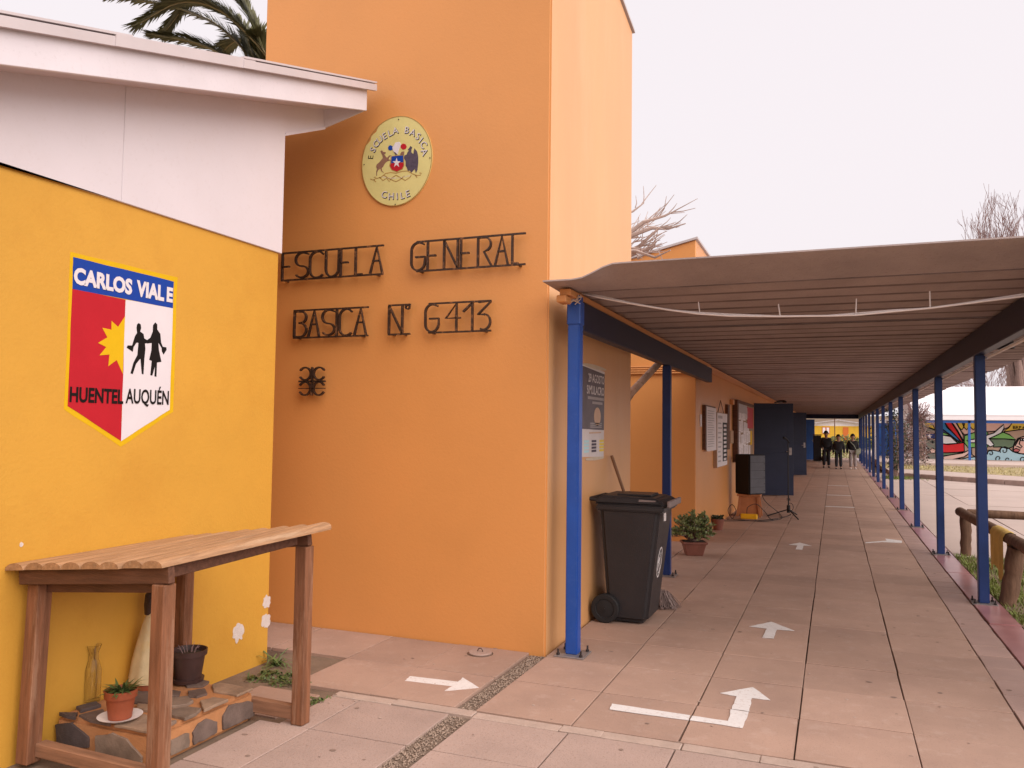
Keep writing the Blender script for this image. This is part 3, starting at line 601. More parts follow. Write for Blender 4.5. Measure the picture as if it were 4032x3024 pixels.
# ================================================================== ROUND SCHOOL PLAQUE
dk = thing('oval_plaque', 'cream oval school plaque with coat of arms on the orange tower', 'plaque', (-3, 5.2, 3.465))
DX, DZ, RX, RZ = -3.001, 3.465, .296, .337; Wd = wallY(5.2)
def d2(x, y): p = onY(1300+x*500/1659, 400+y*500/1659, 5.188); return p.x, p.z     # traced from the plaque
ell = lambda k: [(DX+RX*k*math.cos(2*math.pi*i/72), DZ+RZ*k*math.sin(2*math.pi*i/72)) for i in range(72)]
e = [p for p in ell(1)]
MB().prism([(x, z) if not (2.18 < math.atan2((z-DZ)/RZ, (x-DX)/RX) < 2.62) else (DX+(x-DX)*(.955+.02*math.sin(i*2.1)), DZ+(z-DZ)*(.955+.02*math.sin(i*2.1))) for i, (x, z) in enumerate(e)], Wd, .010).build('disc', 'disc_cream', dk)
MB().stroke(ell(.995), .005, wallY(5.1895), .0012, True).build('rim', 'gold', dk)
Wp = wallY(5.1898)
def dpaint(name, pts, m, lay=1): return MB().prism([d2(*p) for p in pts], Wp, .0008*lay).build(name, m, dk)
def dstroke(mb, pts, wd, lay=1): return mb.stroke([d2(*p) for p in pts], wd, Wp, .0008*lay)
tw_, tb = MB(), MB()
pos = [('S', 555, 625, 58), ('C', 597, 550, 45), ('U', 645, 492, 33), ('E', 710, 445, 24), ('L', 780, 405, 16), ('A', 850, 375, 9), ('B', 1003, 367, -9), ('A', 1080, 400, -22), ('S', 1148, 450, -33), ('I', 1185, 500, -42), ('C', 1222, 560, -52), ('A', 1232, 655, -66),
       ('C', 705, 1212, -6), ('H', 795, 1232, -2), ('I', 873, 1232, 3), ('L', 942, 1222, 8), ('E', 1012, 1198, 14)]
for ch, x, y, a in pos:
    u, v = d2(x, y)
    glyph(tb, ch, u+.0035, v-.0045, .072, math.radians(a), Wp, .0006, .02); glyph(tw_, ch, u, v, .072, math.radians(a), Wp, .0014, -.004)
u, v = d2(527, 725); glyph(tb, 'E', u, v, .066, math.radians(82), Wp, .0006, .0)
tb.build('letter_shadow', 'black_paint', dk, kind='stuff'); tw_.build('lettering', 'sign_white', dk, kind='stuff')
dpaint('shield', [(795, 712), (870, 700), (960, 695), (965, 760), (968, 830), (945, 885), (870, 922), (800, 895), (772, 840), (785, 780)], 'gold', 1)
dpaint('shield_top', [(803, 718), (870, 708), (952, 704), (956, 790), (796, 806)], 'sign_blue', 2); dpaint('shield_base', [(796, 806), (956, 796), (960, 830), (938, 878), (870, 912), (808, 888), (782, 840)], 'sign_red', 2)
dpaint('star', [(868+(62 if k % 2 == 0 else 24)*math.sin(math.radians(36*k))*.9, 800-(66 if k % 2 == 0 else 26)*math.cos(math.radians(36*k))) for k in range(10)], 'sign_white', 3)
dpaint('deer', [(655, 640), (668, 648), (672, 628), (690, 655), (725, 660), (722, 680), (705, 690), (742, 735), (770, 705), (800, 700), (775, 722), (760, 752), (792, 765), (745, 780), (720, 800), (690, 850), (672, 870), (680, 905), (705, 930), (668, 908), (655, 875), (635, 885), (612, 920), (612, 970), (603, 968), (602, 912), (612, 880), (600, 850), (610, 820), (640, 795), (690, 735), (680, 700), (660, 660)], 'deer', 2)
dpaint('condor', [(968, 705), (1000, 690), (1010, 660), (1032, 640), (1012, 628), (1035, 602), (1045, 580), (1072, 595), (1062, 625), (1060, 660), (1085, 685), (1100, 610), (1135, 650), (1150, 720), (1150, 800), (1140, 890), (1120, 935), (1105, 880), (1085, 900), (1060, 930), (1040, 900), (1015, 905), (1000, 860), (985, 840), (985, 780), (965, 740)], 'condor', 2)
dpaint('plume', blob(788, 605, 36, 14, .15, 2), 'sign_blue', 2); dpaint('plume', blob(958, 588, 42, 14, .15, 3), 'sign_red', 2)
dpaint('plume', [(850, 690), (822, 640), (812, 600), (840, 560), (850, 535), (905, 525), (925, 560), (905, 610), (890, 650), (880, 690)], 'sign_white', 3)
dpaint('crown', [(832, 655), (858, 668), (880, 690), (852, 694)], 'condor', 4); dpaint('crown', [(912, 690), (935, 655), (968, 650), (965, 695)], 'deer', 4)
fl = MB()
for pts in ([(525, 1010), (560, 1025), (600, 1000), (590, 985), (570, 990)], [(600, 1005), (660, 990), (720, 940), (790, 925), (860, 935), (940, 910), (1010, 905), (1070, 940), (1130, 965), (1180, 960), (1190, 935), (1165, 930)], [(640, 985), (690, 1030), (740, 1000), (770, 1045), (800, 1000), (860, 960), (930, 1000), (980, 1030), (1040, 990), (1060, 960)],
            [(700, 960), (760, 1000), (820, 1030), (860, 1045), (910, 1020), (970, 970)], [(570, 1020), (595, 1050)], [(1110, 960), (1135, 992)]): dstroke(fl, pts, .0065)
fl.build('scrollwork', 'gold', dk)
t = MB(); 
for i, ch in enumerate('POR LA RAZON O LA FUERZA'):
    x = 690+345*i/23; y = 985+22*math.sin((x-690)/345*math.pi)-18*(x-690)/345; u, v = d2(x, y); glyph(t, ch, u, v, .014, 0, Wp, .0016, .0)
t.build('motto', 'sign_white', dk, kind='stuff')
for x, y in ((895, 233), (445, 823), (1305, 735), (852, 1343)):
    u, v = d2(x, y); MB().tube([(u, 5.189, v), (u, 5.184, v)], .004, 8).build('screw', 'iron', dk)
# ================================================================== WROUGHT-IRON LETTERING
IY = 5.145
def lx(px, y=1500): return onY(1050+px*.4747, y, IY).x
def ubar(mb, pts, X0, X1, z0, z1, wd=.0125, dp=.022):
    q = [(X0+(X1-X0)*u, z0+(z1-z0)*v) for u, v in pts]; fn = lambda u, v, w_: Vector((u, IY+dp/2-w_, v))
    mb.stroke(q, wd, fn, dp); 
    n = len(q)
    for k in (0, n-1):
        a = q[k]; b = q[1] if k == 0 else q[n-2]; dx, dz = a[0]-b[0], a[1]-b[1]; l = math.hypot(dx, dz); nx, nz = -dz/l*wd/2, dx/l*wd/2
        mb.add([fn(a[0]+nx, a[1]+nz, 0), fn(a[0]-nx, a[1]-nz, 0), fn(a[0]-nx, a[1]-nz, dp), fn(a[0]+nx, a[1]+nz, dp)], [(0, 1, 2, 3)])
GL = {'E': [[(0, 0), (0, 1)], [(0, .5), (.95, .5)]], 'I': [[(.5, 0), (.5, 1)]], 'L': [[(0, 1), (0, 0)], [(0, .015), (.5, .015)]],
      'A': [[(0, 0), (.52, 1), (1, 0)], [(.24, .47), (.77, .47)]], 'N': [[(0, 0), (0, 1)], [(0, 1), (1, 0)], [(1, 0), (1, 1)]],
      'S': [[(1, .93)]+[(x, y) for x, y in arc(.5, .74, .5, .26, 60, 270, 12)][1:]+arc(.5, .26, .5, .22, 90, -150, 12)[1:]],
      'C': [[(1, .88)]+arc(.55, .72, .55, .28, 50, 180, 8)+arc(.55, .28, .55, .28, 180, 320, 8)], 'U': [[(0, 1), (0, .3)]+arc(.5, .3, .5, .3, 180, 360, 10)+[(1, 1)]],
      'G': [[(.92, .93)]+arc(.5, .72, .5, .28, 60, 180, 8)+arc(.5, .28, .5, .28, 180, 360, 10)+[(1, .48), (.3, .48)]],
      'R': [[(0, 0), (0, 1)], [(0, 1), (.5, 1)]+arc(.5, .76, .45, .24, 90, -60, 8)+[(.45, .5), (1, 0)]],
      'B': [[(0, 0), (0, 1)], [(0, .98), (.5, .98)]+arc(.55, .76, .42, .22, 90, -60, 8)+[(.4, .53)]+arc(.5, .27, .5, .26, 80, -90, 10)+[(0, .01)]],
      '4': [[(.72, 0), (.72, 1), (0, .47), (1, .47)]], '1': [[(0, .68), (.85, 1)], [(.85, 1), (.85, 0)]], '3': [[(.1, 1), (1, 1), (.05, .55), (.5, .55)]+arc(.5, .29, .48, .28, 80, -120, 12)]}
def word(name_lab, letters, za, zb_, x0, x1, extra=()):
    t = thing('iron_lettering', name_lab, 'lettering', (lx((x0+x1)/2), IY, za), 'wrought iron words on the orange tower')
    for ch, a, b in letters:
        m = MB()
        for st_ in GL[ch]: ubar(m, st_, lx(a), lx(b), za+.006, zb_-.006)
        m.build('letter', 'iron', t)
    for z in (za, zb_): MB().box(lx(x0), lx(x1), IY-.008, IY+.008, z-.006, z+.006).build('rail', 'iron', t)
    for px in (x0+25, x1-60): 
        for z in (za,): MB().box(lx(px)-.007, lx(px)+.007, IY+.008, 5.21, z-.006, z+.006).build('bracket', 'iron', t)
    return t
word('wrought iron word ESCUELA, first of the upper line on the tower', [('E', 105, 168), ('S', 215, 322), ('C', 335, 445), ('U', 468, 575), ('E', 592, 658), ('L', 716, 830), ('A', 838, 940)], 2.616, 2.828, 98, 948)
word('wrought iron word GENERAL at the right of the upper line', [('G', 1182, 1295), ('E', 1318, 1390), ('N', 1455, 1568), ('E', 1595, 1668), ('R', 1738, 1850), ('A', 1882, 1988), ('L', 2025, 2125)], 2.618, 2.832, 1225, 2135)
word('wrought iron word BASICA, first of the lower line', [('B', 218, 318), ('A', 335, 425), ('S', 450, 552), ('I', 560, 580), ('C', 594, 695), ('A', 718, 815)], 2.166, 2.376, 212, 832)
t = word('wrought iron abbreviation N with a small raised ring', [('N', 1005, 1115)], 2.167, 2.380, 1000, 1182)
m = MB(); ubar(m, arc(.5, .5, .5, .5, 0, 350, 14), lx(1142), lx(1175), 2.348, 2.376, .009); m.build('letter', 'iron', t)
word('wrought iron number G 413 at the end of the lower line', [('G', 1308, 1418), ('4', 1478, 1600), ('1', 1622, 1712), ('3', 1738, 1850)], 2.170, 2.378, 1335, 1855)
t = thing('iron_ornament', 'small wrought iron ornament of scrolls below the lettering', 'ornament', (lx(377), IY, 1.83))
x0, xm, x1 = lx(270), lx(377), lx(484); zb_, zm, zt_ = 1.726, 1.836, 1.940
for (a, b, c_, d, fl) in ((xm-.006, x0, zm+.006, zt_, 1), (xm+.006, x1, zm+.006, zt_, 1), (xm-.006, x0, zm-.006, zb_, 1), (xm+.006, x1, zm-.006, zb_, 1)):
    m = MB(); ubar(m, [(.95-.0*i, 0) if 0 else (.52+.46*math.cos(math.radians(-150+300*i/16)+math.pi), .5+.48*math.sin(math.radians(-150+300*i/16))) for i in range(17)], a, b, c_, d, .012); m.build('scroll', 'iron', t)
m = MB(); ubar(m, [(0, .5), (1, .5)], x0, x1, zb_, zt_); ubar(m, [(.5, 0), (.5, 1)], x0, x1, zb_, zt_); ubar(m, [(0, .25), (1, .25)], x0, x1, zb_, zt_, .006); m.build('cross_bar', 'iron', t)
MB().box(xm-.007, xm+.007, IY+.008, 5.21, zm-.006, zm+.006).build('bracket', 'iron', t)
# ================================================================== FLOOR ARROWS
def farrow(lab, parts):
    t = thing('painted_arrow', lab, 'floor arrow', (*parts[0][1][0], .002), 'white arrows painted on the walkway')
    for nm, pts in parts: MB().prism([(x+random.uniform(-.003, .003), y+random.uniform(-.003, .003)) for x, y in dense(pts, 5)], floorZ(.0005), .0022).build(nm, 'white_paint', t)
farrow('white arrow pointing right on the floor before the tower', [('arrow', [(-2.384, 4.412), (-2.075, 4.43), (-2.085, 4.52), (-1.92, 4.38), (-2.075, 4.245), (-2.07, 4.345), (-2.37, 4.322)])])
farrow('long white bent arrow turning from right to ahead', [('tail', [(-1.144, 4.424), (-.715, 4.41), (-.715, 4.335), (-1.13, 4.328)]), ('bend', [(-.705, 4.408), (-.522, 4.402), (-.530, 4.59), (-.437, 4.59), (-.444, 4.335), (-.705, 4.340)]), ('head', [(-.529, 4.603), (-.523, 4.83), (-.62, 4.845), (-.456, 5.036), (-.342, 4.838), (-.442, 4.832), (-.437, 4.603)])])
farrow('white straight arrow beyond the bent arrow near the bin', [('arrow', [(-.497, 6.25), (-.49, 6.55), (-.622, 6.563), (-.471, 6.793), (-.292, 6.565), (-.415, 6.555), (-.422, 6.265)])])
farrow('small white straight arrow farthest along the walkway', [('arrow', [(-.472, 11.05), (-.465, 11.44), (-.576, 11.458), (-.445, 11.737), (-.288, 11.474), (-.388, 11.46), (-.39, 11.055)])])
farrow('slanted white tape mark near the right edge of the walkway', [('tape', [(.374, 12.10), (.39, 12.19), (.66, 12.50), (.66, 12.73), (.859, 12.60), (.841, 12.35), (.60, 12.33)])])
for i, Y in enumerate((17.6, 20.8, 24.5)):
    farrow(('pale cross line on the floor nearest the first blue door', 'pale cross line on the floor between the two blue doors', 'pale cross line on the floor farthest down the walkway')[i], [('line', [(-.18, Y), (.36, Y+.02), (.36, Y+.14), (-.18, Y+.12)])])
# manhole lid
mh = thing('inspection_lid', 'small round concrete inspection lid at the foot of the tower', 'lid', (-2.2, 5.036, 0))
autosmooth(MB().lathe([(.0, .002), (.074, .002), (.078, .008), (.075, .014), (0, .0145)], (-2.2, 5.036, .0), 32).build('lid', 'slab_light', mh)); MB().tube([(-2.2+.018*math.cos(a), 5.036, .014+.022*math.sin(a)) for a in np.linspace(0, math.pi, 9)], .003, 6).build('ring_handle', 'iron', mh)
MB().stroke([(-2.2+.084*math.cos(a), 5.036+.084*math.sin(a)) for a in np.linspace(0, 2*math.pi, 33)[:-1]], .007, floorZ(.0002), .001, True).build('joint', 'joint_dirt', mh)
# ================================================================== SHRINE SHELTER
sh = thing('timber_shelter', 'small open timber shelter with half-round slat roof against the yellow wall', 'shelter', (-2.95, 3.05, 0))
def post(x, y, z0, z1, sx=.036, lean=(0, 0), m='wood'):
    MB().hexa([(x-sx, y-sx, z0), (x+sx, y-sx, z0), (x+sx, y+sx, z0), (x-sx, y+sx, z0)]+[(x+lean[0]+i*sx, y+lean[1]+j*sx, z1) for i, j in ((-1, -1), (1, -1), (1, 1), (-1, 1))]).build('post', m, sh, bevel=.004)
zroof = lambda x, y: .816+(x+3.40)*(.085+.045*(y-2.55))
post(-3.325, 2.64, 0, .781, lean=(.012, .015)); post(-2.545, 2.60, 0, .848, .034); post(-2.515, 3.505, 0, .886, .034); post(-3.335, 3.56, 0, .82, .034)
MB().bar((-3.36, 2.60, .815), (-2.505, 2.60, .887), .034, .068).build('rafter', 'wood_dark', sh, bevel=.003)
MB().bar((-3.29, 2.675, .775), (-2.58, 2.645, .838), .03, .07).build('rafter', 'wood_dark', sh, bevel=.003)
MB().bar((-3.36, 3.505, .815), (-2.483, 3.505, .926), .034, .07).build('rafter', 'wood_dark', sh, bevel=.003)
MB().bar((-2.56, 2.64, .890), (-2.54, 3.46, .922), .03, .05).build('side_rail', 'wood_dark', sh, bevel=.003)
MB().bar((-3.29, 2.67, .055), (-2.58, 2.66, .045), .055, .06).build('sill', 'wood_x', sh, bevel=.004); MB().bar((-2.82, 3.50, .06), (-2.55, 3.50, .055), .04, .07).build('sill', 'wood_x', sh, bevel=.004)
for i in range(8):
    xa_, xb_ = -3.398+i*.1115, -3.398+(i+1)*.1115-.002; m = MB(); k = 8; y0, y1 = 2.545+random.uniform(-.012, .012), 3.60+random.uniform(-.01, .01)
    sk = .012*i
    for (Y, off) in ((y0, 0), (y1, sk)):
        for j in range(k+1):
            a = math.pi*j/k; xx = (xa_+xb_)/2-math.cos(a)*(xb_-xa_)/2+off
            m.v.append((xx, Y, zroof(xx, Y)+.034+.027*math.sin(a)))
        m.v.append(((xb_+off), Y, zroof(xb_, Y)+.030)); m.v.append((xa_+off, Y, zroof(xa_, Y)+.030))
    n = k+3
    m.f += [tuple(range(n-1, -1, -1)), tuple(range(n, 2*n))]+[(j, (j+1) % n, n+(j+1) % n, n+j) for j in range(n)]
    autosmooth(m.build('roof_slat', 'wood_slat', sh), 45)
# stone plinth
pl = thing('stone_plinth', 'low plinth of dark flat stones in orange mortar under the shelter', 'plinth', (-3.1, 3.15, 0))
PX0, PX1, PY0, PY1, PH = -3.395, -2.80, 2.83, 3.50, .138
MB().box(PX0, PX1, PY0, PY1, -.02, PH-.006).build('mortar_bed', 'stone_mortar', pl, bevel=.02, seg=2)
def z1(x, y): return (x*.6774, 1900+y*.6774)
def stone(pts, face, m, d=.008):
    if face == 'top': q = [onZ(*z1(*p), PH) for p in pts]; q = [(v.x, v.y) for v in q]; fn = floorZ(PH-.008)
    elif face == 'side': q = [onX(*z1(*p), PX1) for p in pts]; q = [(v.y, v.z) for v in q]; fn = wallX(PX1-.006)
    else: q = [onY(*z1(*p), PY0) for p in pts]; q = [(v.x, v.z) for v in q]; fn = wallY(PY0+.006)
    lim = ((PX0+.01, PX1+.004, PY0-.004, PY1) if face == 'top' else (PY0-.004, PY1+.006, .004, PH+.002) if face == 'side' else (PX0+.006, PX1, .004, PH))
    q = [(min(max(a, lim[0]), lim[1]), min(max(b, lim[2]), lim[3])) for a, b in q]
    cxm = sum(a for a, b in q)/len(q); cym = sum(b for a, b in q)/len(q)
    r = []
    for (a, b), (c_, e_) in zip(q, q[1:]+q[:1]):
        for t_ in (0, .34, .67): r.append((a+(c_-a)*t_+random.uniform(-.003, .003), b+(e_-b)*t_+random.uniform(-.003, .003)))
    mb = MB().prism(r, fn, d+random.uniform(.004, .010)); me = mb.build('stone', m, pl, bevel=.003); return me
for pts, f_, m_ in (([(320, 1340), (450, 1345), (440, 1370), (350, 1360)], 'top', 'stone_c'), ([(455, 1355), (600, 1320), (640, 1400), (600, 1425), (470, 1405)], 'top', 'stone_a'), ([(780, 1210), (870, 1225), (860, 1290), (770, 1280)], 'top', 'stone_a'),
    ([(800, 1290), (870, 1300), (860, 1330), (790, 1320)], 'top', 'stone_d'), ([(985, 1260), (1090, 1250), (1125, 1275), (1080, 1300), (985, 1310)], 'top', 'stone_b'), ([(985, 1205), (1050, 1215), (1040, 1240), (985, 1245)], 'top', 'stone_a'), ([(1095, 1215), (1190, 1200), (1205, 1230), (1140, 1248), (1095, 1245)], 'top', 'stone_a'),
    ([(1230, 1180), (1320, 1150), (1470, 1200), (1380, 1240), (1240, 1215)], 'top', 'stone_d'), ([(1160, 1275), (1240, 1255), (1330, 1265), (1310, 1295), (1215, 1335)], 'top', 'stone_d'), ([(985, 1330), (1090, 1310), (1170, 1320), (1160, 1350), (1085, 1380), (985, 1355)], 'top', 'stone_b'),
    ([(1060, 1160), (1180, 1130), (1250, 1145), (1180, 1185), (1090, 1190)], 'top', 'stone_a'), ([(650, 1420), (780, 1340), (870, 1360), (870, 1480), (760, 1460)], 'top', 'stone_d'), ([(440, 1310), (560, 1280), (590, 1300), (470, 1335)], 'top', 'stone_c'), ([(985, 1390), (1025, 1390), (1015, 1430), (985, 1440)], 'top', 'stone_b'),
    ([(1290, 1360), (1330, 1290), (1440, 1270), (1480, 1290), (1470, 1360), (1380, 1420), (1290, 1440)], 'side', 'stone_a'), ([(1115, 1450), (1150, 1400), (1200, 1370), (1255, 1390), (1255, 1450), (1200, 1500), (1120, 1530)], 'side', 'stone_a'), ([(985, 1500), (1060, 1460), (1095, 1455), (1095, 1550), (985, 1610)], 'side', 'stone_b'),
    ([(850, 1560), (960, 1520), (960, 1640), (850, 1690)], 'side', 'stone_a'), ([(330, 1400), (420, 1395), (520, 1480), (520, 1540), (440, 1570), (340, 1520)], 'front', 'stone_c'), ([(560, 1470), (660, 1455), (740, 1490), (830, 1590), (830, 1640), (700, 1640), (560, 1590)], 'front', 'stone_b')):
    stone(pts, f_, m_)
# pots, saucer, statuette, vase
def potted(name, lab, cat, c, prof, m, soil_r, soil_z):
    t = thing(name, lab, cat, c); autosmooth(MB().lathe(prof, c, 32).build('pot', m, t)); MB().lathe([(soil_r, soil_z-.004), (soil_r, soil_z), (0, soil_z+.004)], c, 20).build('soil', 'potsoil', t); return t
def blade(mb, base, d, L_, wd, droop, n=5):
    base = Vector(base); d = Vector(d).normalized(); s = d.cross(Vector((0, 0, 1))); s = s.normalized() if s.length > .01 else Vector((1, 0, 0)); pts = []; p = base.copy(); dd = d.copy()
    for i in range(n+1):
        w_ = wd*(1-(i/n)**1.6)*(.6+.8*min(1, 2*i/n) if i else .7); pts.append((p-s*w_/2, p+s*w_/2)); p = p+dd*(L_/n); dd = (dd+Vector((0, 0, -droop/n))).normalized()
    n0 = len(mb.v)
    for a, b in pts: mb.v += [tuple(a), tuple(b)]
    for i in range(n): mb.f.append((n0+2*i, n0+2*i+1, n0+2*i+3, n0+2*i+2))
zp = PH+.004
c1 = onZ(*z1(697, 1372), zp+.006); 
sa = thing('saucer', 'white china saucer under the small terracotta pot', 'saucer', (c1.x, c1.y, zp+.004)); autosmooth(MB().lathe([(0, 0), (.06, 0), (.094, .016), (.097, .019), (.092, .019), (.058, .006), (0, .006)], (c1.x, c1.y, zp+.004), 40).build('plate', 'china', sa), 60)
PT = [(0, 0), (.050, 0), (.062, .092), (.070, .094), (.073, .128), (.067, .128), (.060, .098), (0, .098)]
t = potted('potted_plant', 'small terracotta pot with spiky green plant on the saucer', 'plant', (c1.x, c1.y, zp+.011), PT, 'terracotta', .062, .112)
m = MB(); rd = random.Random(3)
for i in range(60):
    a = rd.uniform(0, 6.28); tl = rd.uniform(.3, 1.1); blade(m, (c1.x+rd.uniform(-.02, .02), c1.y+rd.uniform(-.02, .02), zp+.118), (math.cos(a), math.sin(a), tl*1.3), rd.uniform(.06, .115), .014, rd.uniform(.6, 1.6))
m.build('foliage', 'leaf', t)
c2 = onZ(*z1(1093, 1152), zp)
t = potted('plant_pot', 'dark brown pot with dry stems at the back of the stone plinth', 'pot', (c2.x, c2.y, zp), [(0, 0), (.078, 0), (.082, .018), (.066, .02), (.082, .135), (.092, .137), (.094, .165), (.087, .165), (.078, .12), (0, .12)], 'dark_pot', .08, .14)
m = MB()
for i in range(9):
    a = rd.uniform(0, 6.28); p = Vector((c2.x+.03*math.cos(a), c2.y+.03*math.sin(a), zp+.14)); m.tube([p, p+Vector((.012*math.cos(a), .012*math.sin(a), .025)), p+Vector((.03*math.cos(a), .03*math.sin(a), rd.uniform(.02, .06)))], [.002, .0015, .001], 4)
m.build('dry_stems', 'twig', t)
sp = onZ(*z1(868, 1190), zp)
t = thing('statuette', 'robed statuette with dark face and cream gown behind the shelter post', 'statuette', (sp.x, sp.y, zp))
autosmooth(MB().lathe([(0, 0), (.105, 0), (.11, .015), (.10, .035), (0, .035)], (sp.x, sp.y, zp), 24, .9, .7).build('base', 'terracotta', t), 40)
rp = [(.112, .035), (.115, .05), (.10, .14), (.075, .24), (.05, .32), (.035, .36), (.022, .385), (0, .39)]; m = MB(); n = 40
for r, z in rp:
    for k in range(n):
        a = 2*math.pi*k/n; rr = r*(1+.05*math.cos(9*a)*(1-z/.4)); m.v.append((sp.x+rr*math.cos(a), sp.y+rr*.75*math.sin(a), zp+z))
m.f += [(i*n+k, i*n+(k+1) % n, (i+1)*n+(k+1) % n, (i+1)*n+k) for i in range(len(rp)-1) for k in range(n)]
m.build('gown', 'robe', t, smooth=True)
autosmooth(MB().lathe([(0, .365), (.018, .37), (.014, .39), (.026, .41), (.030, .435), (.024, .46), (.012, .475), (0, .478)], (sp.x, sp.y, zp), 18).build('head', 'statue_dark', t), 70)
autosmooth(MB().lathe([(.036, .37), (.040, .42), (.036, .47), (.020, .495), (0, .50)], (sp.x-.012, sp.y+.012, zp), 18).build('veil', 'statue_dark', t), 70)
m = MB()
for i in range(26):
    f_ = i/25; a = math.radians(-75); r = .112*(1-f_)+.03*f_
    m.lathe([(.0, -.004), (.005, 0), (0, .004)], (sp.x+r*math.cos(a)*1.02, sp.y+r*.76*math.sin(a), zp+.05+.31*f_), 6)
m.build('braid', 'gold', t)
vp_ = onZ(*z1(535, 1270), zp)
autosmooth(tag(MB().lathe([(0, 0), (.036, 0), (.038, .01), (.038, .15), (.024, .20), (.022, .235), (.034, .27), (.031, .27), (.0195, .235), (.0215, .20), (.0355, .148), (.0355, .012), (0, .01)], (vp_.x, vp_.y, zp), 28).build('glass_vase', 'clear_glass', org=(vp_.x, vp_.y, zp)), 'clear glass carafe standing on the plinth by the yellow wall', 'vase'), 50)
# weeds in the joint by the wall
def weed(lab, c, n_, hh, sp_, seed):
    rd = random.Random(seed); t = thing('weed', lab, 'weed', c); m = MB()
    for i in range(n_):
        b = Vector(c)+Vector((rd.uniform(-sp_, sp_), rd.uniform(-sp_, sp_)*.6, 0)); a = rd.uniform(0, 6.28)
        blade(m, b, (math.cos(a), math.sin(a), rd.uniform(.3, 1.4)), rd.uniform(.4, 1)*hh, rd.uniform(.008, .016), rd.uniform(.8, 2.2), 3)
    m.build('leaves', 'leaf', t); return t
weed('low green weeds spreading between slabs behind the shelter', (-3.08, 4.10, -.02), 260, .07, .20, 1)
weed('tall thin weed at the yellow wall corner', (-3.30, 4.33, -.02), 34, .20, .03, 2)
weed('small weed tuft right of the shelter post', (-2.66, 3.86, -.02), 60, .06, .08, 5)
# ================================================================== WHEELED BIN
bn = thing('wheeled_bin', 'black wheeled rubbish bin beside the blue post', 'bin', (-1.5, 6.45, 0))
Y0, Y1 = 6.20, 6.74
autosmooth(MB().hexa([(-1.655, Y0+.05, .012), (-1.345, Y0+.05, .012), (-1.345, Y1-.05, .012), (-1.655, Y1-.05, .012), (-1.715, Y0, .90), (-1.235, Y0, .90), (-1.235, Y1, .90), (-1.715, Y1, .90)]).build('body', 'bin_plastic', bn, bevel=.035, seg=3), 30)
autosmooth(MB().box(-1.735, -1.205, Y0-.022, Y1+.022, .868, .915).build('rim', 'bin_plastic', bn, bevel=.012, seg=2), 30)
ld = autosmooth(MB().hexa([(-1.76, Y0-.03, .918), (-1.178, Y0-.03, .918), (-1.178, Y1+.03, .918), (-1.76, Y1+.03, .918), (-1.72, Y0+.02, .985), (-1.26, Y0+.02, .972), (-1.26, Y1-.02, .972), (-1.72, Y1-.02, .985)]).build('lid', 'bin_plastic', bn, bevel=.02, seg=3), 30)
MB().box(-1.19, -1.165, Y0+.03, Y1-.03, .905, .955).build('lid_grip', 'bin_grey', ld, bevel=.006)
MB().box(-1.60, -1.33, Y0+.12, Y1-.12, .975, .992).build('lid_panel', 'bin_plastic', ld, bevel=.006)
MB().hexa([(-1.40, Y0-.006, .945), (-1.27, Y0-.006, .943), (-1.27, Y0+.012, .943), (-1.40, Y0+.012, .945), (-1.40, Y0+.004, .962), (-1.27, Y0+.004, .958), (-1.27, Y0+.02, .958), (-1.40, Y0+.02, .962)]).build('lid_sticker', 'bin_grey', ld)
MB().tube([(-1.69, Y0+.04, .94), (-1.80, Y0+.04, .95), (-1.805, Y0+.06, .95), (-1.805, Y1-.06, .95), (-1.80, Y1-.04, .95), (-1.69, Y1-.04, .94)], .016, 8).build('handle', 'bin_plastic', bn)
for s in (0, 1):
    yy = Y0-.002 if s == 0 else Y1-.055
    wv = MB(); wv.v = []; n = 28; c_ = Vector((-1.665, yy, .112))
    def ring(y, r): return [(c_.x+r*math.cos(6.283*k/n), c_.y+y, c_.z+r*math.sin(6.283*k/n)) for k in range(n)]
    rs_ = [(.0, .002), (.008, .070), (.0, .075), (0, .104), (.008, .111), (.048, .111), (.057, .104), (.057, .0021)]
    for y, r in rs_: wv.v += ring(y, r)
    wv.f += [(i*n+k, i*n+(k+1) % n, (i+1)*n+(k+1) % n, (i+1)*n+k) for i in range(len(rs_)-1) for k in range(n)]
    autosmooth(wv.build('wheel', 'rubber', bn), 40)
MB().tube([(-1.665, Y0+.02, .112), (-1.665, Y1-.02, .112)], .014, 8).build('axle', 'steel', bn)
def fbx(v): return -1.345+.110*(v-.012)/.888
Wb = lambda u, v, w_: Vector((fbx(v)+.0015+w_, u, v))
em = MB(); em.stroke([(6.44+.075*math.cos(a), .46+.115*math.sin(a)) for a in np.linspace(0, 6.283, 29)[:-1]], .012, Wb, .002, True); em.build('emblem_ring', 'china', bn)
em = MB()
for pts in ([(6.40, .40), (6.44, .52), (6.46, .44), (6.48, .40)], [(6.43, .53), (6.46, .53)], [(6.42, .38), (6.47, .38), (6.47, .43)], [(6.395, .46), (6.41, .50)]): em.stroke(pts, .011, Wb, .002)
em.build('emblem_figure', 'china', bn)
MB().box(-1.222, -1.214, 6.28, 6.33, .80, .862).build('tag', 'china', bn)
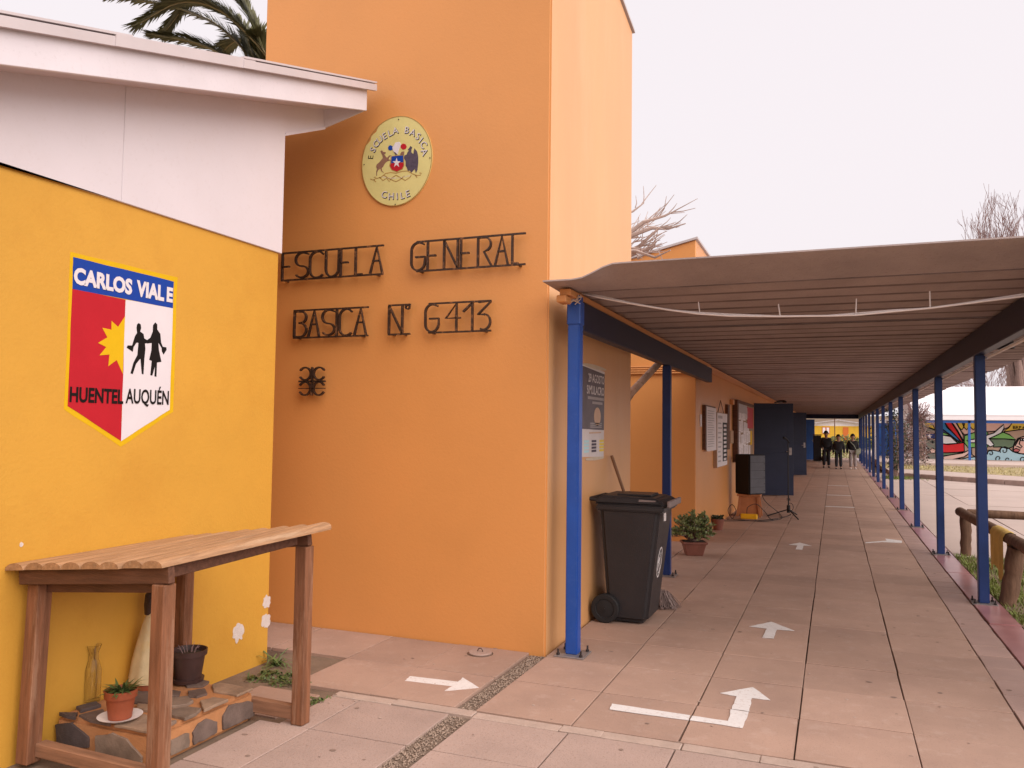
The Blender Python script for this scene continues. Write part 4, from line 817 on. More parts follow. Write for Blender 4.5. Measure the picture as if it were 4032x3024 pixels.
# mop behind the bin
mo = thing('mop', 'old mop with wooden handle leaning behind the black bin', 'mop', (-1.36, 6.95, 0))
MB().tube([(-1.40, 6.98, .10), (-1.772, 6.80, 1.275)], [.0125, .0135], 10).build('handle', 'broom_wood', mo)
MB().tube([(-1.395, 6.98, .085), (-1.42, 6.965, .16)], .02, 8).build('socket', 'zinc', mo)
m = MB(); rd = random.Random(9)
for i in range(260):
    a = rd.uniform(0, 6.28); r = rd.uniform(.02, .12); p = Vector((-1.385+rd.uniform(-.02, .02), 6.97+rd.uniform(-.02, .02), .10)); q = p+Vector((r*math.cos(a)+.03, r*math.sin(a), 0))
    m.tube([p, (p+q)/2+Vector((0, 0, rd.uniform(0, .04))), Vector((q.x, q.y, rd.uniform(.004, .05))), Vector((q.x+rd.uniform(-.03, .04), q.y+rd.uniform(-.03, .03), .004))], .0028, 3, False)
m.build('mop_head', 'mop', mo, kind='stuff')
# ================================================================== PLANTS ON THE WALKWAY
jp_ = thing('jade_plant', 'bushy green jade plant in a brown rectangular planter', 'plant', (-1.585, 9.99, 0)); cx_, cy_ = -1.585, 10.0
bxp = [(-.095, -.075), (.095, -.075), (.095, .075), (-.095, .075)]; rot = math.radians(20)
def rt(x, y, z): return (cx_+x*math.cos(rot)-y*math.sin(rot), cy_+x*math.sin(rot)+y*math.cos(rot), z)
MB().hexa([rt(x, y, 0) for x, y in bxp]+[rt(x*1.42, y*1.35, .15) for x, y in bxp]).build('planter', 'planter', jp_, bevel=.006)
MB().hexa([rt(x*1.56, y*1.5, .137) for x, y in bxp]+[rt(x*1.56, y*1.5, .166) for x, y in bxp]).build('rim', 'planter', jp_, bevel=.006)
MB().hexa([rt(x*1.36, y*1.3, .158) for x, y in bxp]+[rt(x*1.36, y*1.3, .170) for x, y in bxp]).build('soil', 'potsoil', jp_)
rd = random.Random(12); sm, lf = MB(), MB()
def leaf6(mb, p, d, L_, wd):
    d = d.normalized(); s = d.cross(Vector((rd.uniform(-1, 1), rd.uniform(-1, 1), rd.uniform(.2, 1)))); s = s.normalized() if s.length > .01 else Vector((1, 0, 0)); nn = s.cross(d)*(wd*.16)
    pts = [p, p+d*L_*.35+s*wd*.42, p+d*L_*.75+s*wd*.45, p+d*L_, p+d*L_*.75-s*wd*.45, p+d*L_*.35-s*wd*.42]; a = p+d*L_*.55+nn; b = p+d*L_*.55-nn
    mb.add(pts+[a, b], [(i, (i+1) % 6, 6) for i in range(6)]+[((i+1) % 6, i, 7) for i in range(6)])
for i in range(80):
    a = rd.uniform(0, 6.28); el = rd.uniform(-.05, 1.3); r = rd.uniform(.22, .32); tip = Vector((cx_+r*math.cos(a)*math.cos(el)*.93, cy_+r*math.sin(a)*math.cos(el)*.9, .17+.05+r*math.sin(el)*1.0)); b0 = Vector((cx_+rd.uniform(-.05, .05), cy_+rd.uniform(-.03, .03), .165)); mid = (b0+tip)/2+Vector((0, 0, .04))
    sm.tube([b0, mid, tip], [.008, .006, .003], 5)
    for k in range(15):
        f_ = .4+.6*k/14; p = b0.lerp(tip, f_)+Vector((0, 0, .16*f_*(1-f_))); d = (tip-b0).normalized()*.5+Vector((rd.uniform(-1, 1), rd.uniform(-1, 1), rd.uniform(-.2, 1.1))); leaf6(lf, p, d, rd.uniform(.036, .055), rd.uniform(.026, .038))
sm.build('stems', 'bark', jp_); lf.build('foliage', 'leaf_jade', jp_, kind='stuff')
t = potted('potted_plant', 'small dark potted plant by the orange wall beyond the jade plant', 'plant', (-1.645, 12.66, 0), [(0, 0), (.062, 0), (.092, .15), (.098, .15), (.098, .168), (.088, .168), (.08, .15), (0, .15)], 'planter', .084, .155)
m = MB()
for i in range(120):
    a = rd.uniform(0, 6.28); leaf6(m, Vector((-1.645+rd.uniform(-.07, .07), 12.66+rd.uniform(-.07, .07), .155+rd.uniform(0, .05))), Vector((math.cos(a), math.sin(a), rd.uniform(.1, 1.3))), rd.uniform(.03, .06), .022)
m.build('foliage', 'leaf_dark', t, kind='stuff')
# ================================================================== POSTER ON THE TOWER SIDE
po = thing('poster', 'torn dark event poster taped to the tower side behind the post', 'poster', (-1.8, 6.3, 1.6)); Wt = wallX(-1.799)
ya, yb_ = 5.99, 6.655
MB().prism(dense([(ya, 1.285), (yb_-.02, 1.27), (yb_, 1.98), (ya, 2.0)], 7), Wt, .0015).build('sheet', 'paper', po)
MB().prism([(ya+.005, 1.50), (yb_-.02, 1.49), (yb_-.005, 1.96), (ya+.005, 1.985)], Wt, .0028).build('dark_field', 'poster_dark', po)
t = MB(); text_fit(t, '29 AGOSTO', 6.16, 6.63, 1.87, 1.94, Wt, .004, .015); t.build('date_lettering', 'paper', po); t = MB(); text_fit(t, 'SIMULACRO', 6.12, 6.63, 1.775, 1.845, Wt, .004, .015); t.build('title_lettering', 'paper', po)
for a, b, z0, z1_ in ((6.15, 6.63, 1.735, 1.757), (6.28, 6.58, 1.70, 1.72)): MB().prism([(a, z0), (b, z0), (b, z1_), (a, z1_)], Wt, .004).build('text_bar', 'paper_grey', po)
MB().prism([(6.43+.10*math.cos(a), 1.60+.075*math.sin(a)) for a in np.linspace(0, 6.283, 21)[:-1]], Wt, .004).build('pale_oval', 'pale_peach', po)
for z in (1.515, 1.53, 1.545): MB().prism([(6.22, z-.004), (6.56, z-.004), (6.56, z+.004), (6.22, z+.004)], Wt, .004).build('text_line', 'paper_grey', po)
MB().prism([(6.2, 1.462), (6.55, 1.466), (6.55, 1.478), (6.2, 1.474)], Wt, .004).build('text_line', 'pale_peach', po)
for k, (yq, mm) in enumerate(((6.06, 'mwater'), (6.27, 'condor'), (6.50, 'myellow'))):
    for j in range(4): MB().prism([(yq, 1.315+.026*j), (yq+.13, 1.315+.026*j), (yq+.13, 1.333+.026*j), (yq, 1.333+.026*j)], Wt, .004).build('icon_bar', mm, po)
MB().prism(blob(6.35, 2.0, .36, 16, .10, 3, .05), Wt, .0045).build('tape', 'tape', po); MB().prism(blob(6.36, 1.262, .30, 16, .15, 4, .05), Wt, .0045).build('tape', 'tape', po)
# ================================================================== NOTICE BOARDS ON THE CORRIDOR WALL
def board(name, lab, y0, y1, z0, z1_, th, m, cat='notice board'):
    t = thing(name, lab, cat, (WX, (y0+y1)/2, (z0+z1_)/2)); MB().box(WX+.001, WX+th, y0, y1, z0, z1_).build('backing', m, t, bevel=.003); return t, wallX(WX+th)
def sheet(t, w_, y0, y1, z0, z1_, m='paper', lay=1, name='sheet', wob=.004): return MB().prism([(y+random.uniform(-wob, wob)*3, z+random.uniform(-wob, wob)) for y, z in dense([(y0, z0), (y1, z0), (y1, z1_), (y0, z1_)], 4)], w_, .002*lay).build(name, m, t)
def lines(t, w_, y0, y1, z0, z1_, n_, m='paper_grey', lay=2):
    mb = MB()
    for i in range(n_):
        z = z0+(z1_-z0)*(i+.5)/n_; h_ = (z1_-z0)/n_*.32; mb.prism([(y0, z-h_/2), (y0+(y1-y0)*random.uniform(.55, 1), z-h_/2), (y0+(y1-y0)*random.uniform(.55, 1), z+h_/2), (y0, z+h_/2)], w_, .002*lay)
    return mb.build('print', m, t, kind='stuff')
t, w_ = board('notice_board', 'wooden board with one white sheet, nearest on the orange corridor wall', 11.70, 12.75, 1.225, 1.86, .05, 'wood_dark'); sheet(t, w_, 11.80, 12.82, 1.20, 1.84); lines(t, w_, 11.9, 12.7, 1.25, 1.8, 16)
MB().box(WX+.001, WX+.02, 11.45, 11.56, 1.55, 1.72).build('light_switch', 'china', None, (WX, 11.5, 1.6)); tag(bpy.context.scene.objects['light_switch'], 'small pale wall switch left of the notice boards', 'switch')
t, w_ = board('notice_board', 'pale schedule board hung on a cord with a column of black cards', 12.86, 14.18, .92, 1.785, .055, 'kraft'); sheet(t, w_, 12.9, 14.15, .93, 1.775, wob=.001); lines(t, w_, 13.0, 13.45, .98, 1.65, 9)
sheet(t, w_, 13.55, 14.12, 1.0, 1.63, 'black_paint', 2, 'card_column', .001)
for i in range(9): sheet(t, w_, 13.66, 14.0, 1.012+.0685*i, 1.050+.0685*i, 'paper', 3, 'card', .001)
sheet(t, w_, 13.0, 13.5, 1.69, 1.735, 'paper_grey', 2, 'heading', .001)
MB().tube([(WX+.03, 13.15, 1.78), (WX+.03, 13.5, 1.985), (WX+.03, 13.9, 1.785)], .006, 6).build('cord', 'wood_dark', t)
t, w_ = board('notice_board', 'narrow bare wooden board between the schedule and the cork board', 14.35, 14.62, 1.175, 1.95, .045, 'wood_dark')
t, w_ = board('cork_board', 'big framed cork board crowded with paper notices', 15.45, 18.8, .93, 2.06, .07, 'cork')
for a, b, c_, d in ((15.40, 15.60, .92, 2.07), (15.601, 18.72, 2.02, 2.07), (15.601, 18.72, .92, .96)): MB().box(WX+.002, WX+.095, a, b, c_, d).build('frame', 'wood_dark', t)
rd = random.Random(5)
for i in range(5):
    for j in range(4):
        if i == 4 and j > 1: continue
        y0 = 15.68+.50*i+rd.uniform(-.05, .05); z0 = 1.0+.24*j+rd.uniform(-.02, .02); sheet(t, w_, y0, y0+rd.uniform(.38, .5), z0, z0+rd.uniform(.19, .25), 'paper', 1+(i+j) % 2); lines(t, w_, y0+.06, y0+.36, z0+.03, z0+.18, 6, lay=4)
sheet(t, w_, 17.4, 18.7, 1.55, 1.99, 'red_cloth', 3, 'red_sheet'); sheet(t, w_, 18.0, 18.4, 1.2, 1.5, 'sign_yellow', 4, 'yellow_sheet'); sheet(t, w_, 15.62, 17.3, 1.84, 2.01, 'paper_grey', 3, 'banner')
tag(MB().box(WX+.001, WX+.03, 14.85, 15.32, 1.27, 1.50).build('card_box', 'kraft', org=(WX, 15.1, 1.4)), 'brown card box on the wall between the narrow board and cork board', 'box')
tag(MB().box(WX+.001, WX+.06, 15.0, 15.22, 1.97, 2.06).build('junction_box', 'orange_pipe', org=(WX, 15.1, 2.0), bevel=.006), 'small orange junction box above the brown card box', 'junction box')
# ================================================================== DOORS
def door(lab, hx, hy, fx, fy, m):
    t = thing('classroom_door', lab, 'door', (hx, hy, 0)); a, b = Vector((hx, hy, 0)), Vector((fx, fy, 0)); d = (b-a).normalized(); s = Vector((d.y, -d.x, 0)); L_ = (b-a).length
    def bxx(u0, u1, w0, w1, z0, z1_): return MB().hexa([a+d*u+s*w_+Vector((0, 0, z)) for z in (z0, z1_) for u, w_ in ((u0, w0), (u1, w0), (u1, w1), (u0, w1))])
    lf_ = bxx(0, L_, -.022, .022, .02, 2.145).build('leaf', m, t, bevel=.003)
    for z0, z1_ in ((.14, 1.0), (1.09, 2.02)): bxx(.10, L_-.10, .0225, .028, z0, z1_).build('panel', m, lf_, bevel=.003)
    k = MB(); p = a+d*(L_-.07)+s*.024+Vector((0, 0, 1.03)); k.tube([p, p+s*.05, p+s*.05-d*.10], .009, 8); k.build('handle', 'steel', t); bxx(L_-.10, L_-.04, .023, .028, .95, 1.12).build('lock_plate', 'steel', t)
    return t
door('nearest dark blue door standing open into the walkway', -1.80, 19.72, -.89, 20.0, 'navy'); door('second dark blue door standing open farther along', -1.80, 29.3, -.89, 29.56, 'navy'); door('farthest brighter blue door at the end of the walkway', -1.85, 45.75, -.97, 45.96, 'far_blue')
# ================================================================== CONDUITS, LOG BRACE, CABLES
for i in range(4):
    z = 2.365-.03*i; xo = WX+.03+.034*(3-i)
    tag(MB().tube([(-4.0, 11.10, z), (-2.1, 11.10, z), (-1.80, 11.095, z+.0), (xo-.01, 11.08-.004*i, z+.005), (xo+.01, 11.16, 2.375-.006*i), (xo+.01, 11.7, 2.385-.006*i), (xo, 25.5, 2.385-.006*i)], .0135, 8).build('conduit', 'orange_pipe', org=(-1.7, 12, 2.3), smooth=True),
        ('topmost orange conduit pipe running round the wall corner', 'second orange conduit pipe from the top at the wall corner', 'third orange conduit pipe from the top at the wall corner', 'lowest orange conduit pipe running round the wall corner')[i], 'pipe', 'orange conduits under the canopy')
m = MB(); m.tube([(-2.25, 7.70, 1.20), (-1.87, 7.92, 1.86), (-1.685, 8.42, 2.20)], [.042, .040, .036], 12); tag(m.build('log_brace', 'log_pale', org=(-1.9, 8, 1.8), smooth=True), 'pale knotty wooden pole slanting up to the canopy beam', 'pole')
z5 = lambda x, y: (2150+x*.851, 900+y*.851)
pts = [onY(*z5(*p), 5.30) for p in ((165, 300), (260, 322), (400, 348), (560, 375), (700, 394), (850, 404), (1080, 406), (1300, 404), (1437, 400), (1600, 384), (1775, 368), (1950, 346), (2212, 312), (2420, 280))]
wc = thing('sagging_cable', 'white cable sagging across the front of the canopy', 'cable', (0, 5.3, 2.3)); MB().tube(pts, .0065, 6).build('cable', 'white_cable', wc, smooth=True); MB().tube([p+Vector((0, .012, .007+.006*math.sin(i*1.7))) for i, p in enumerate(pts)], .005, 6).build('cable', 'white_cable', wc, smooth=True)
for a, b in (((712, 394), (705, 340)), ((1083, 404), (1075, 350)), ((1433, 400), (1436, 325)), ((1777, 368), (1775, 290)), ((378, 348), (358, 333))): MB().tube([onY(*z5(*a), 5.30), onY(*z5(*b), 5.33)], .004, 5).build('tie', 'white_cable', wc)
m = MB(); rd = random.Random(8)
for i in range(9): 
    p = Vector((-1.60+rd.uniform(-.03, .03), 5.21, 2.40)); m.tube([p, p+Vector((rd.uniform(-.03, .03), -.01, -.03)), p+Vector((rd.uniform(-.05, .05), -.015, rd.uniform(-.07, -.04)))], .003, 4)
m.tube([(-1.685, 5.212, 2.375), (-1.57, 5.212, 2.385)], .006, 5); tag(m.build('rope_knot', 'rope', org=(-1.6, 5.2, 2.38)), 'frayed rope knot tied at the top of the near blue post', 'rope')
tag(MB().tube([(1.285, 5.0, 2.185), (1.285, 46, 2.185)], .014, 8).build('conduit', 'white_cable', org=(1.285, 20, 2.18), smooth=True), 'long white conduit fixed along the right canopy beam', 'pipe')
lp = onX(3946, 1345, 1.34); t = thing('spotlight', 'dark hooded spotlight hanging from the right canopy beam', 'lamp', (1.34, lp.y, 2.2))
autosmooth(MB().lathe([(.025, .07), (.06, .03), (.075, -.06), (.07, -.06), (.055, .02), (0, .03)], (1.36, lp.y, lp.z), 20).build('shade', 'dark_steel', t), 50); MB().tube([(1.36, lp.y, lp.z+.06), (1.30, lp.y, 2.30)], .012, 6).build('arm', 'dark_steel', t)
tag(MB().tube([(WX+.1, 25.4, 2.36), (WX+.3, 25.6, 2.40), (WX+.42, 25.5, 2.37)], [.03, .05, .03], 8).build('wall_lamp', 'dark_steel', org=(WX+.1, 25.4, 2.36)), 'small dark lamp at the far end of the orange conduits', 'lamp')
# ================================================================== SPEAKER, STOOL, POWER BOX, MICROPHONE
stl = thing('wooden_stool', 'low orange-brown wooden stool carrying the loudspeaker', 'stool', (-1.40, 14.95, 0)); sx_, sy_ = -1.40, 14.98
MB().box(sx_-.20, sx_+.20, sy_-.17, sy_+.17, .355, .39).build('seat', 'stool_wood', stl, bevel=.006)
for i in (-1, 1):
    for j in (-1, 1): MB().bar((sx_+i*.19, sy_+j*.17, 0), (sx_+i*.15, sy_+j*.13, .355), .04, .04, (0, 1, 0)).build('leg', 'stool_wood', stl)
MB().hexa([(sx_-.165, sy_-.152, .03), (sx_+.165, sy_-.152, .03), (sx_+.165, sy_-.14, .03), (sx_-.165, sy_-.14, .03), (sx_-.135, sy_-.135, .35), (sx_+.135, sy_-.135, .35), (sx_+.135, sy_-.123, .35), (sx_-.135, sy_-.123, .35)]).build('front_panel', 'stool_wood', stl)
MB().hexa([(sx_+.152, sy_-.13, .03), (sx_+.164, sy_-.13, .03), (sx_+.164, sy_+.13, .03), (sx_+.152, sy_+.13, .03), (sx_+.132, sy_-.11, .35), (sx_+.144, sy_-.11, .35), (sx_+.144, sy_+.11, .35), (sx_+.132, sy_+.11, .35)]).build('side_panel', 'stool_wood', stl)
lsp = thing('loudspeaker', 'tall black loudspeaker standing on the wooden stool', 'loudspeaker', (sx_, sy_, .392)); ra = math.radians(50)
def rs2(x, y, z): return (sx_+x*math.cos(ra)-y*math.sin(ra), sy_+x*math.sin(ra)+y*math.cos(ra), z)
q = [(-.19, -.19), (.19, -.19), (.16, .19), (-.16, .19)]
autosmooth(MB().hexa([rs2(x, y, .393) for x, y in q]+[rs2(x, y, 1.085) for x, y in q]).build('cabinet', 'speaker_cloth', lsp, bevel=.012, seg=2), 30)
def frontq(u, v, w_): return Vector(rs2(u, -.192-w_, v))
MB().prism([(-.176, .41), (.176, .41), (.176, 1.07), (-.176, 1.07)], frontq, .008).build('grille', 'speaker_grey', lsp, bevel=.003)
for z in np.linspace(.46, 1.04, 6): MB().prism([(.150+.008*math.cos(a), z+.008*math.sin(a)) for a in np.linspace(0, 6.283, 9)[:-1]], frontq, .013).build('screw', 'rubber', lsp)
for z in np.linspace(.52, .95, 4): MB().prism([(-.174, z), (.174, z), (.174, z+.004), (-.174, z+.004)], frontq, .0095).build('grille_seam', 'speaker_cloth', lsp)
tag(MB().box(-1.50, -1.225, 14.42, 14.53, .001, .085).build('power_box', 'power_yellow', org=(-1.36, 14.47, 0), bevel=.012), 'bright yellow power distribution box on the floor by the stool', 'power box')
def cable(lab, pts, r=.006):
    o = MB(); P_ = [Vector(p) for p in pts]; out = []
    for i in range(len(P_)-1):
        p0, p1_, p2, p3 = P_[max(i-1, 0)], P_[i], P_[i+1], P_[min(i+2, len(P_)-1)]
        for k in range(8):
            t_ = k/8; out.append(.5*((2*p1_)+(-p0+p2)*t_+(2*p0-5*p1_+4*p2-p3)*t_*t_+(-p0+3*p1_-3*p2+p3)*t_**3))
    out.append(P_[-1]); tag(o.tube(out, r, 6).build('floor_cable', 'cable', org=P_[0], smooth=True), lab, 'cable')
cable('black cable looping left of the stool by the wall', [(-1.70, 14.2, .007), (-1.62, 14.25, .01), (-1.58, 14.5, .12), (-1.66, 14.6, .22), (-1.72, 14.55, .12), (-1.62, 14.3, .01), (-1.45, 14.2, .007), (-1.1, 14.15, .007), (-.9, 14.6, .007)])
cable('black cable arching from the yellow power box to the floor', [(-1.40, 14.47, .09), (-1.38, 14.48, .20), (-1.25, 14.55, .25), (-1.12, 14.65, .12), (-1.0, 14.5, .008), (-.85, 14.75, .008), (-.95, 15.6, .02), (-1.15, 15.2, .25), (-1.2, 15.05, .40)])
cable('black cable lying straight from the wall to the microphone stand', [(-1.72, 13.9, .007), (-1.4, 14.1, .007), (-1.1, 14.35, .007), (-.8, 15.1, .008), (-.72, 15.2, .05)])
mc = thing('microphone_stand', 'thin black microphone stand on a tripod before the blue door', 'microphone stand', (-.761, 15.2, 0)); ms = Vector((-.761, 15.2, 0))
for a in (-60, 70, 195): MB().tube([ms+Vector((0, 0, .13)), ms+Vector((.36*math.cos(math.radians(a)), .55*math.sin(math.radians(a)) if a != 70 else .35, .012))], .0115, 6).build('leg', 'cable', mc)
MB().tube([ms+Vector((0, 0, .07)), ms+Vector((0, 0, .20))], .03, 10).build('hub', 'cable', mc); MB().tube([ms+Vector((0, 0, .1)), ms+Vector((0, 0, .75)), ms+Vector((0, 0, 1.32))], [.012, .010, .008], 8).build('pole', 'cable', mc)
autosmooth(MB().tube([ms+Vector((.02, 0, 1.30)), ms+Vector((-.02, -.05, 1.36)), ms+Vector((-.05, -.1, 1.38)), ms+Vector((-.07, -.13, 1.39))], [.012, .016, .026, .018], 10).build('microphone', 'speaker_cloth', mc), 60)
m = MB(); m.tube([ms+Vector((.03*math.cos(a), .03*math.sin(a), .28+.018*a*.2)) for a in np.linspace(0, 12, 30)], .005, 5); m.tube([ms+Vector((.03+.05*math.sin(a), 0, .17+.07*math.cos(a))) for a in np.linspace(0, 6.28, 16)], .005, 5); m.build('coiled_lead', 'cable', mc)
# unidentified dark objects near the far door, stood in by a box and bag
t = thing('dark_stack', 'dark stacked objects beside the farthest blue door', 'cabinet', (-.75, 44.2, 0)); MB().box(-1.0, -.62, 44.1, 44.6, .02, 1.3).build('body', 'jacket', t, bevel=.02); MB().box(-1.02, -.60, 44.08, 44.62, 1.31, 1.36).build('top', 'wood_dark', t)
autosmooth(MB().lathe([(0, 0), (.16, .02), (.19, .15), (.14, .28), (.05, .33), (0, .33)], (-.45, 44.0, 0), 12).build('bag', 'jacket', t), 60)
# ================================================================== LOG FENCE, CLOTH, GRASS
fn_ = thing('log_fence', 'low fence of round brown logs round the grass patch', 'fence', (1.47, 10, 0))
def logp(name, pts, r, seed):
    rd = random.Random(seed); a, b = Vector(pts[0]), Vector(pts[-1]); n = 9; P_ = [a.lerp(b, i/n)+Vector((rd.uniform(-.006, .006), rd.uniform(-.006, .006), rd.uniform(-.004, .004))) for i in range(n+1)]
    autosmooth(MB().tube(P_, [r*(1+rd.uniform(-.06, .06)) for _ in P_], 14).build(name, 'log', fn_), 50)
logp('post', [(1.50, 11.50, -.02), (1.50, 11.50, .47)], .062, 1); logp('post', [(1.405, 8.36, -.02), (1.485, 8.36, .50)], .070, 2); logp('post', [(1.50, 5.3, -.02), (1.50, 5.3, .50)], .065, 6); logp('post', [(4.4, 11.48, -.02), (4.4, 11.48, .47)], .06, 7)
logp('rail', [(1.455, 11.58, .525), (1.50, 8.0, .545)], .055, 3); logp('rail', [(1.49, 7.98, .55), (1.50, 4.9, .55)], .055, 4); logp('rail', [(1.52, 11.47, .515), (4.6, 11.47, .50)], .050, 5)
m = MB(); ny, na = 12, 16; rd = random.Random(2)
for i in range(ny+1):
    Y = 8.62+.62*i/ny
    for j in range(na+1):
        f_ = j/na; zc_ = .54
        if f_ < .36: x = 1.485-.066-.004*math.sin(i*.9); z = zc_-.34+(.34)*f_/.36-.05*math.sin(i*.6)*(1-f_/.36)
        elif f_ < .64: a = math.pi*(1-(f_-.36)/.28); x = 1.485+.066*math.cos(a); z = zc_+.066*math.sin(a)
        else: x = 1.485+.066+.01*math.sin(i*1.1+j*.5)+.02*(f_-.64); z = zc_-.26*(f_-.64)/.36*(1+.25*math.sin(i*.8))
        m.v.append((x+.006*math.sin(i*1.3+j*.4), Y, z))
for i in range(ny):
    for j in range(na): a = i*(na+1)+j; m.f.append((a, a+1, a+na+2, a+na+1))
tag(m.build('yellow_cloth', 'yellow_cloth', org=(1.485, 8.9, .5), smooth=True), 'dirty yellow cloth hung over the log fence rail', 'cloth')
gm = MB(); rd = random.Random(21)
for i in range(15000):
    Y = 5.5+5.85*rd.random(); X = 1.36+2.6*rd.random()**1.5
    if noise.noise(Vector((X*1.7, Y*1.7, 0))) < -.28 and rd.random() < .75: continue
    L_ = rd.uniform(.03, .09)*(1.5 if rd.random() < .08 else 1); a = rd.uniform(0, 6.28); d = Vector((math.cos(a)*.6, math.sin(a)*.6, 1)).normalized(); s = Vector((-math.sin(a), math.cos(a), 0))*rd.uniform(.003, .006); p = Vector((X, Y, -.012))
    q = p+d*L_*.6; tip = q+Vector((math.cos(a), math.sin(a), .35)).normalized()*L_*.45
    gm.add([p-s, p+s, q+s*.7, q-s*.7, tip], [(0, 1, 2, 3), (3, 2, 4)])
tag(gm.build('grass', 'grass', kind='stuff'), 'short green grass inside the log fence', 'grass')
gm = MB()
for i in range(7000):
    Y = 29.5+8.4*rd.random(); X = 1.8+16*rd.random()
    if Y < 34.2-(X-1.8)*1.05+.4 and X < 6: continue
    if X >= 6 and Y < 29.8-(X-6)*.45: continue
    L_ = rd.uniform(.03, .11); a = rd.uniform(0, 6.28); p = Vector((X, Y, .14)); s = Vector((-math.sin(a), math.cos(a), 0))*.012; gm.add([p-s, p+s, p+Vector((math.cos(a)*.5, math.sin(a)*.5, 1))*L_], [(0, 1, 2)])
tag(gm.build('verge_grass', 'dry_blade', kind='stuff'), 'dry yellowish grass on the verge before the mural', 'grass')
gm = MB()
for i in range(5000):
    Y = 49+26*rd.random(); X = -6+12*rd.random(); L_ = rd.uniform(.04, .16); a = rd.uniform(0, 6.28); p = Vector((X, Y, -.10)); s = Vector((-math.sin(a), math.cos(a), 0))*.03; gm.add([p-s, p+s, p+Vector((math.cos(a)*.5, math.sin(a)*.5, 1))*L_], [(0, 1, 2)])
tag(gm.build('lawn_grass', 'grass', kind='stuff'), 'bright grass beyond the end of the walkway', 'grass'); 
struct(MB().box(-8, 8, 52.1, 80, -.12, -.085).build('lawn', 'dry_grass_soil'))
gsp = MB(); rd = random.Random(77)
for i in range(150):
    X, Y = rd.uniform(-2.7, 1.05), 3.05+rd.random()**1.6*11; r = rd.uniform(.006, .02)
    if -1.92 < X < -1.75 and Y < 5.2: continue
    gsp.prism(blob(X, Y, r, 8, .3, i, rd.uniform(.6, 1)), floorZ(.0008), .0008)
tag(gsp.build('floor_spots', 'gum', kind='stuff'), 'dark flattened gum spots and stains dotted over the paving', 'stains')
# litter on the paving
lm = MB(); rd = random.Random(31)
for i in range(70):
    X, Y = rd.uniform(-2.6, .9), rd.uniform(3.1, 9.5); r = rd.uniform(.004, .013); lm.prism(blob(X, Y, r, 6, .5, i), floorZ(.0012), .002)
tag(lm.build('litter', 'mortar', kind='stuff'), 'tiny pale scraps of litter scattered on the paving', 'litter')
# ================================================================== TREES
def grow(mb_tr, mb_tw, p, d, L_, r, lev, rd, spread, up, kids, minr, shrink=.72):
    n = 4 if lev > 1 else 3; P_ = [p.copy()]; dd = d.copy()
    for i in range(n):
        dd = (dd+Vector((rd.uniform(-1, 1), rd.uniform(-1, 1), rd.uniform(-.6, 1)))*.13+Vector((0, 0, up))).normalized(); P_.append(P_[-1]+dd*(L_/n))
    rs = [max(minr, r*(1-.42*i/n)) for i in range(n+1)]
    (mb_tr if lev > 1 else mb_tw).tube(P_, rs, 7 if lev > 3 else 5 if lev > 1 else 3, False)
    if lev == 0: return
    for k in range(kids[lev]):
        f_ = rd.uniform(.35, 1) if k else 1; i = min(n-1, int(f_*n)); q = P_[i].lerp(P_[i+1], f_*n-i if i < n-1 or f_*n-i <= 1 else 1)
        a = rd.uniform(0, 6.283); o = dd.orthogonal().normalized(); o.rotate(Matrix.Rotation(a, 3, dd)); nd = (dd+o*spread*rd.uniform(.5, 1.2)).normalized()
        grow(mb_tr, mb_tw, q, nd, L_*shrink*rd.uniform(.7, 1.1), max(minr, rs[i]*.58), lev-1, rd, spread, up, kids, minr, shrink)
def bare_tree(name, lab, base, stems, L_, r, lev, spread, up, kids, minr, seed, shrink=.72, bark='bark', twig='twig'):
    rd = random.Random(seed); t = thing(name, lab, 'tree', base); a, b = MB(), MB()
    for s in stems: grow(a, b, Vector(base), Vector(s).normalized(), L_, r, lev, rd, spread, up, kids, minr, shrink)
    a.build('trunk', bark, t); b.build('twigs', twig, t, kind='stuff'); return t
pb = onY(4010, 1600, 60.); bare_tree('bare_poplar', 'tall bare poplar with upright twigs beyond the mural building', (pb.x, 60, -.1), [(-.16, 0, 1), (.16, .1, 1), (.02, -.1, 1)], 7.2, .34, 5, .42, .10, [0, 4, 4, 4, 4, 4], .012, 5, .66)
pb = onY(3930, 1600, 66.); bare_tree('bare_tree', 'smaller bare tree behind the white mural roof', (pb.x, 66, -.1), [(-.3, 0, 1), (.2, 0, 1)], 3.0, .15, 4, .6, .04, [0, 4, 4, 4, 3], .014, 8, .72)
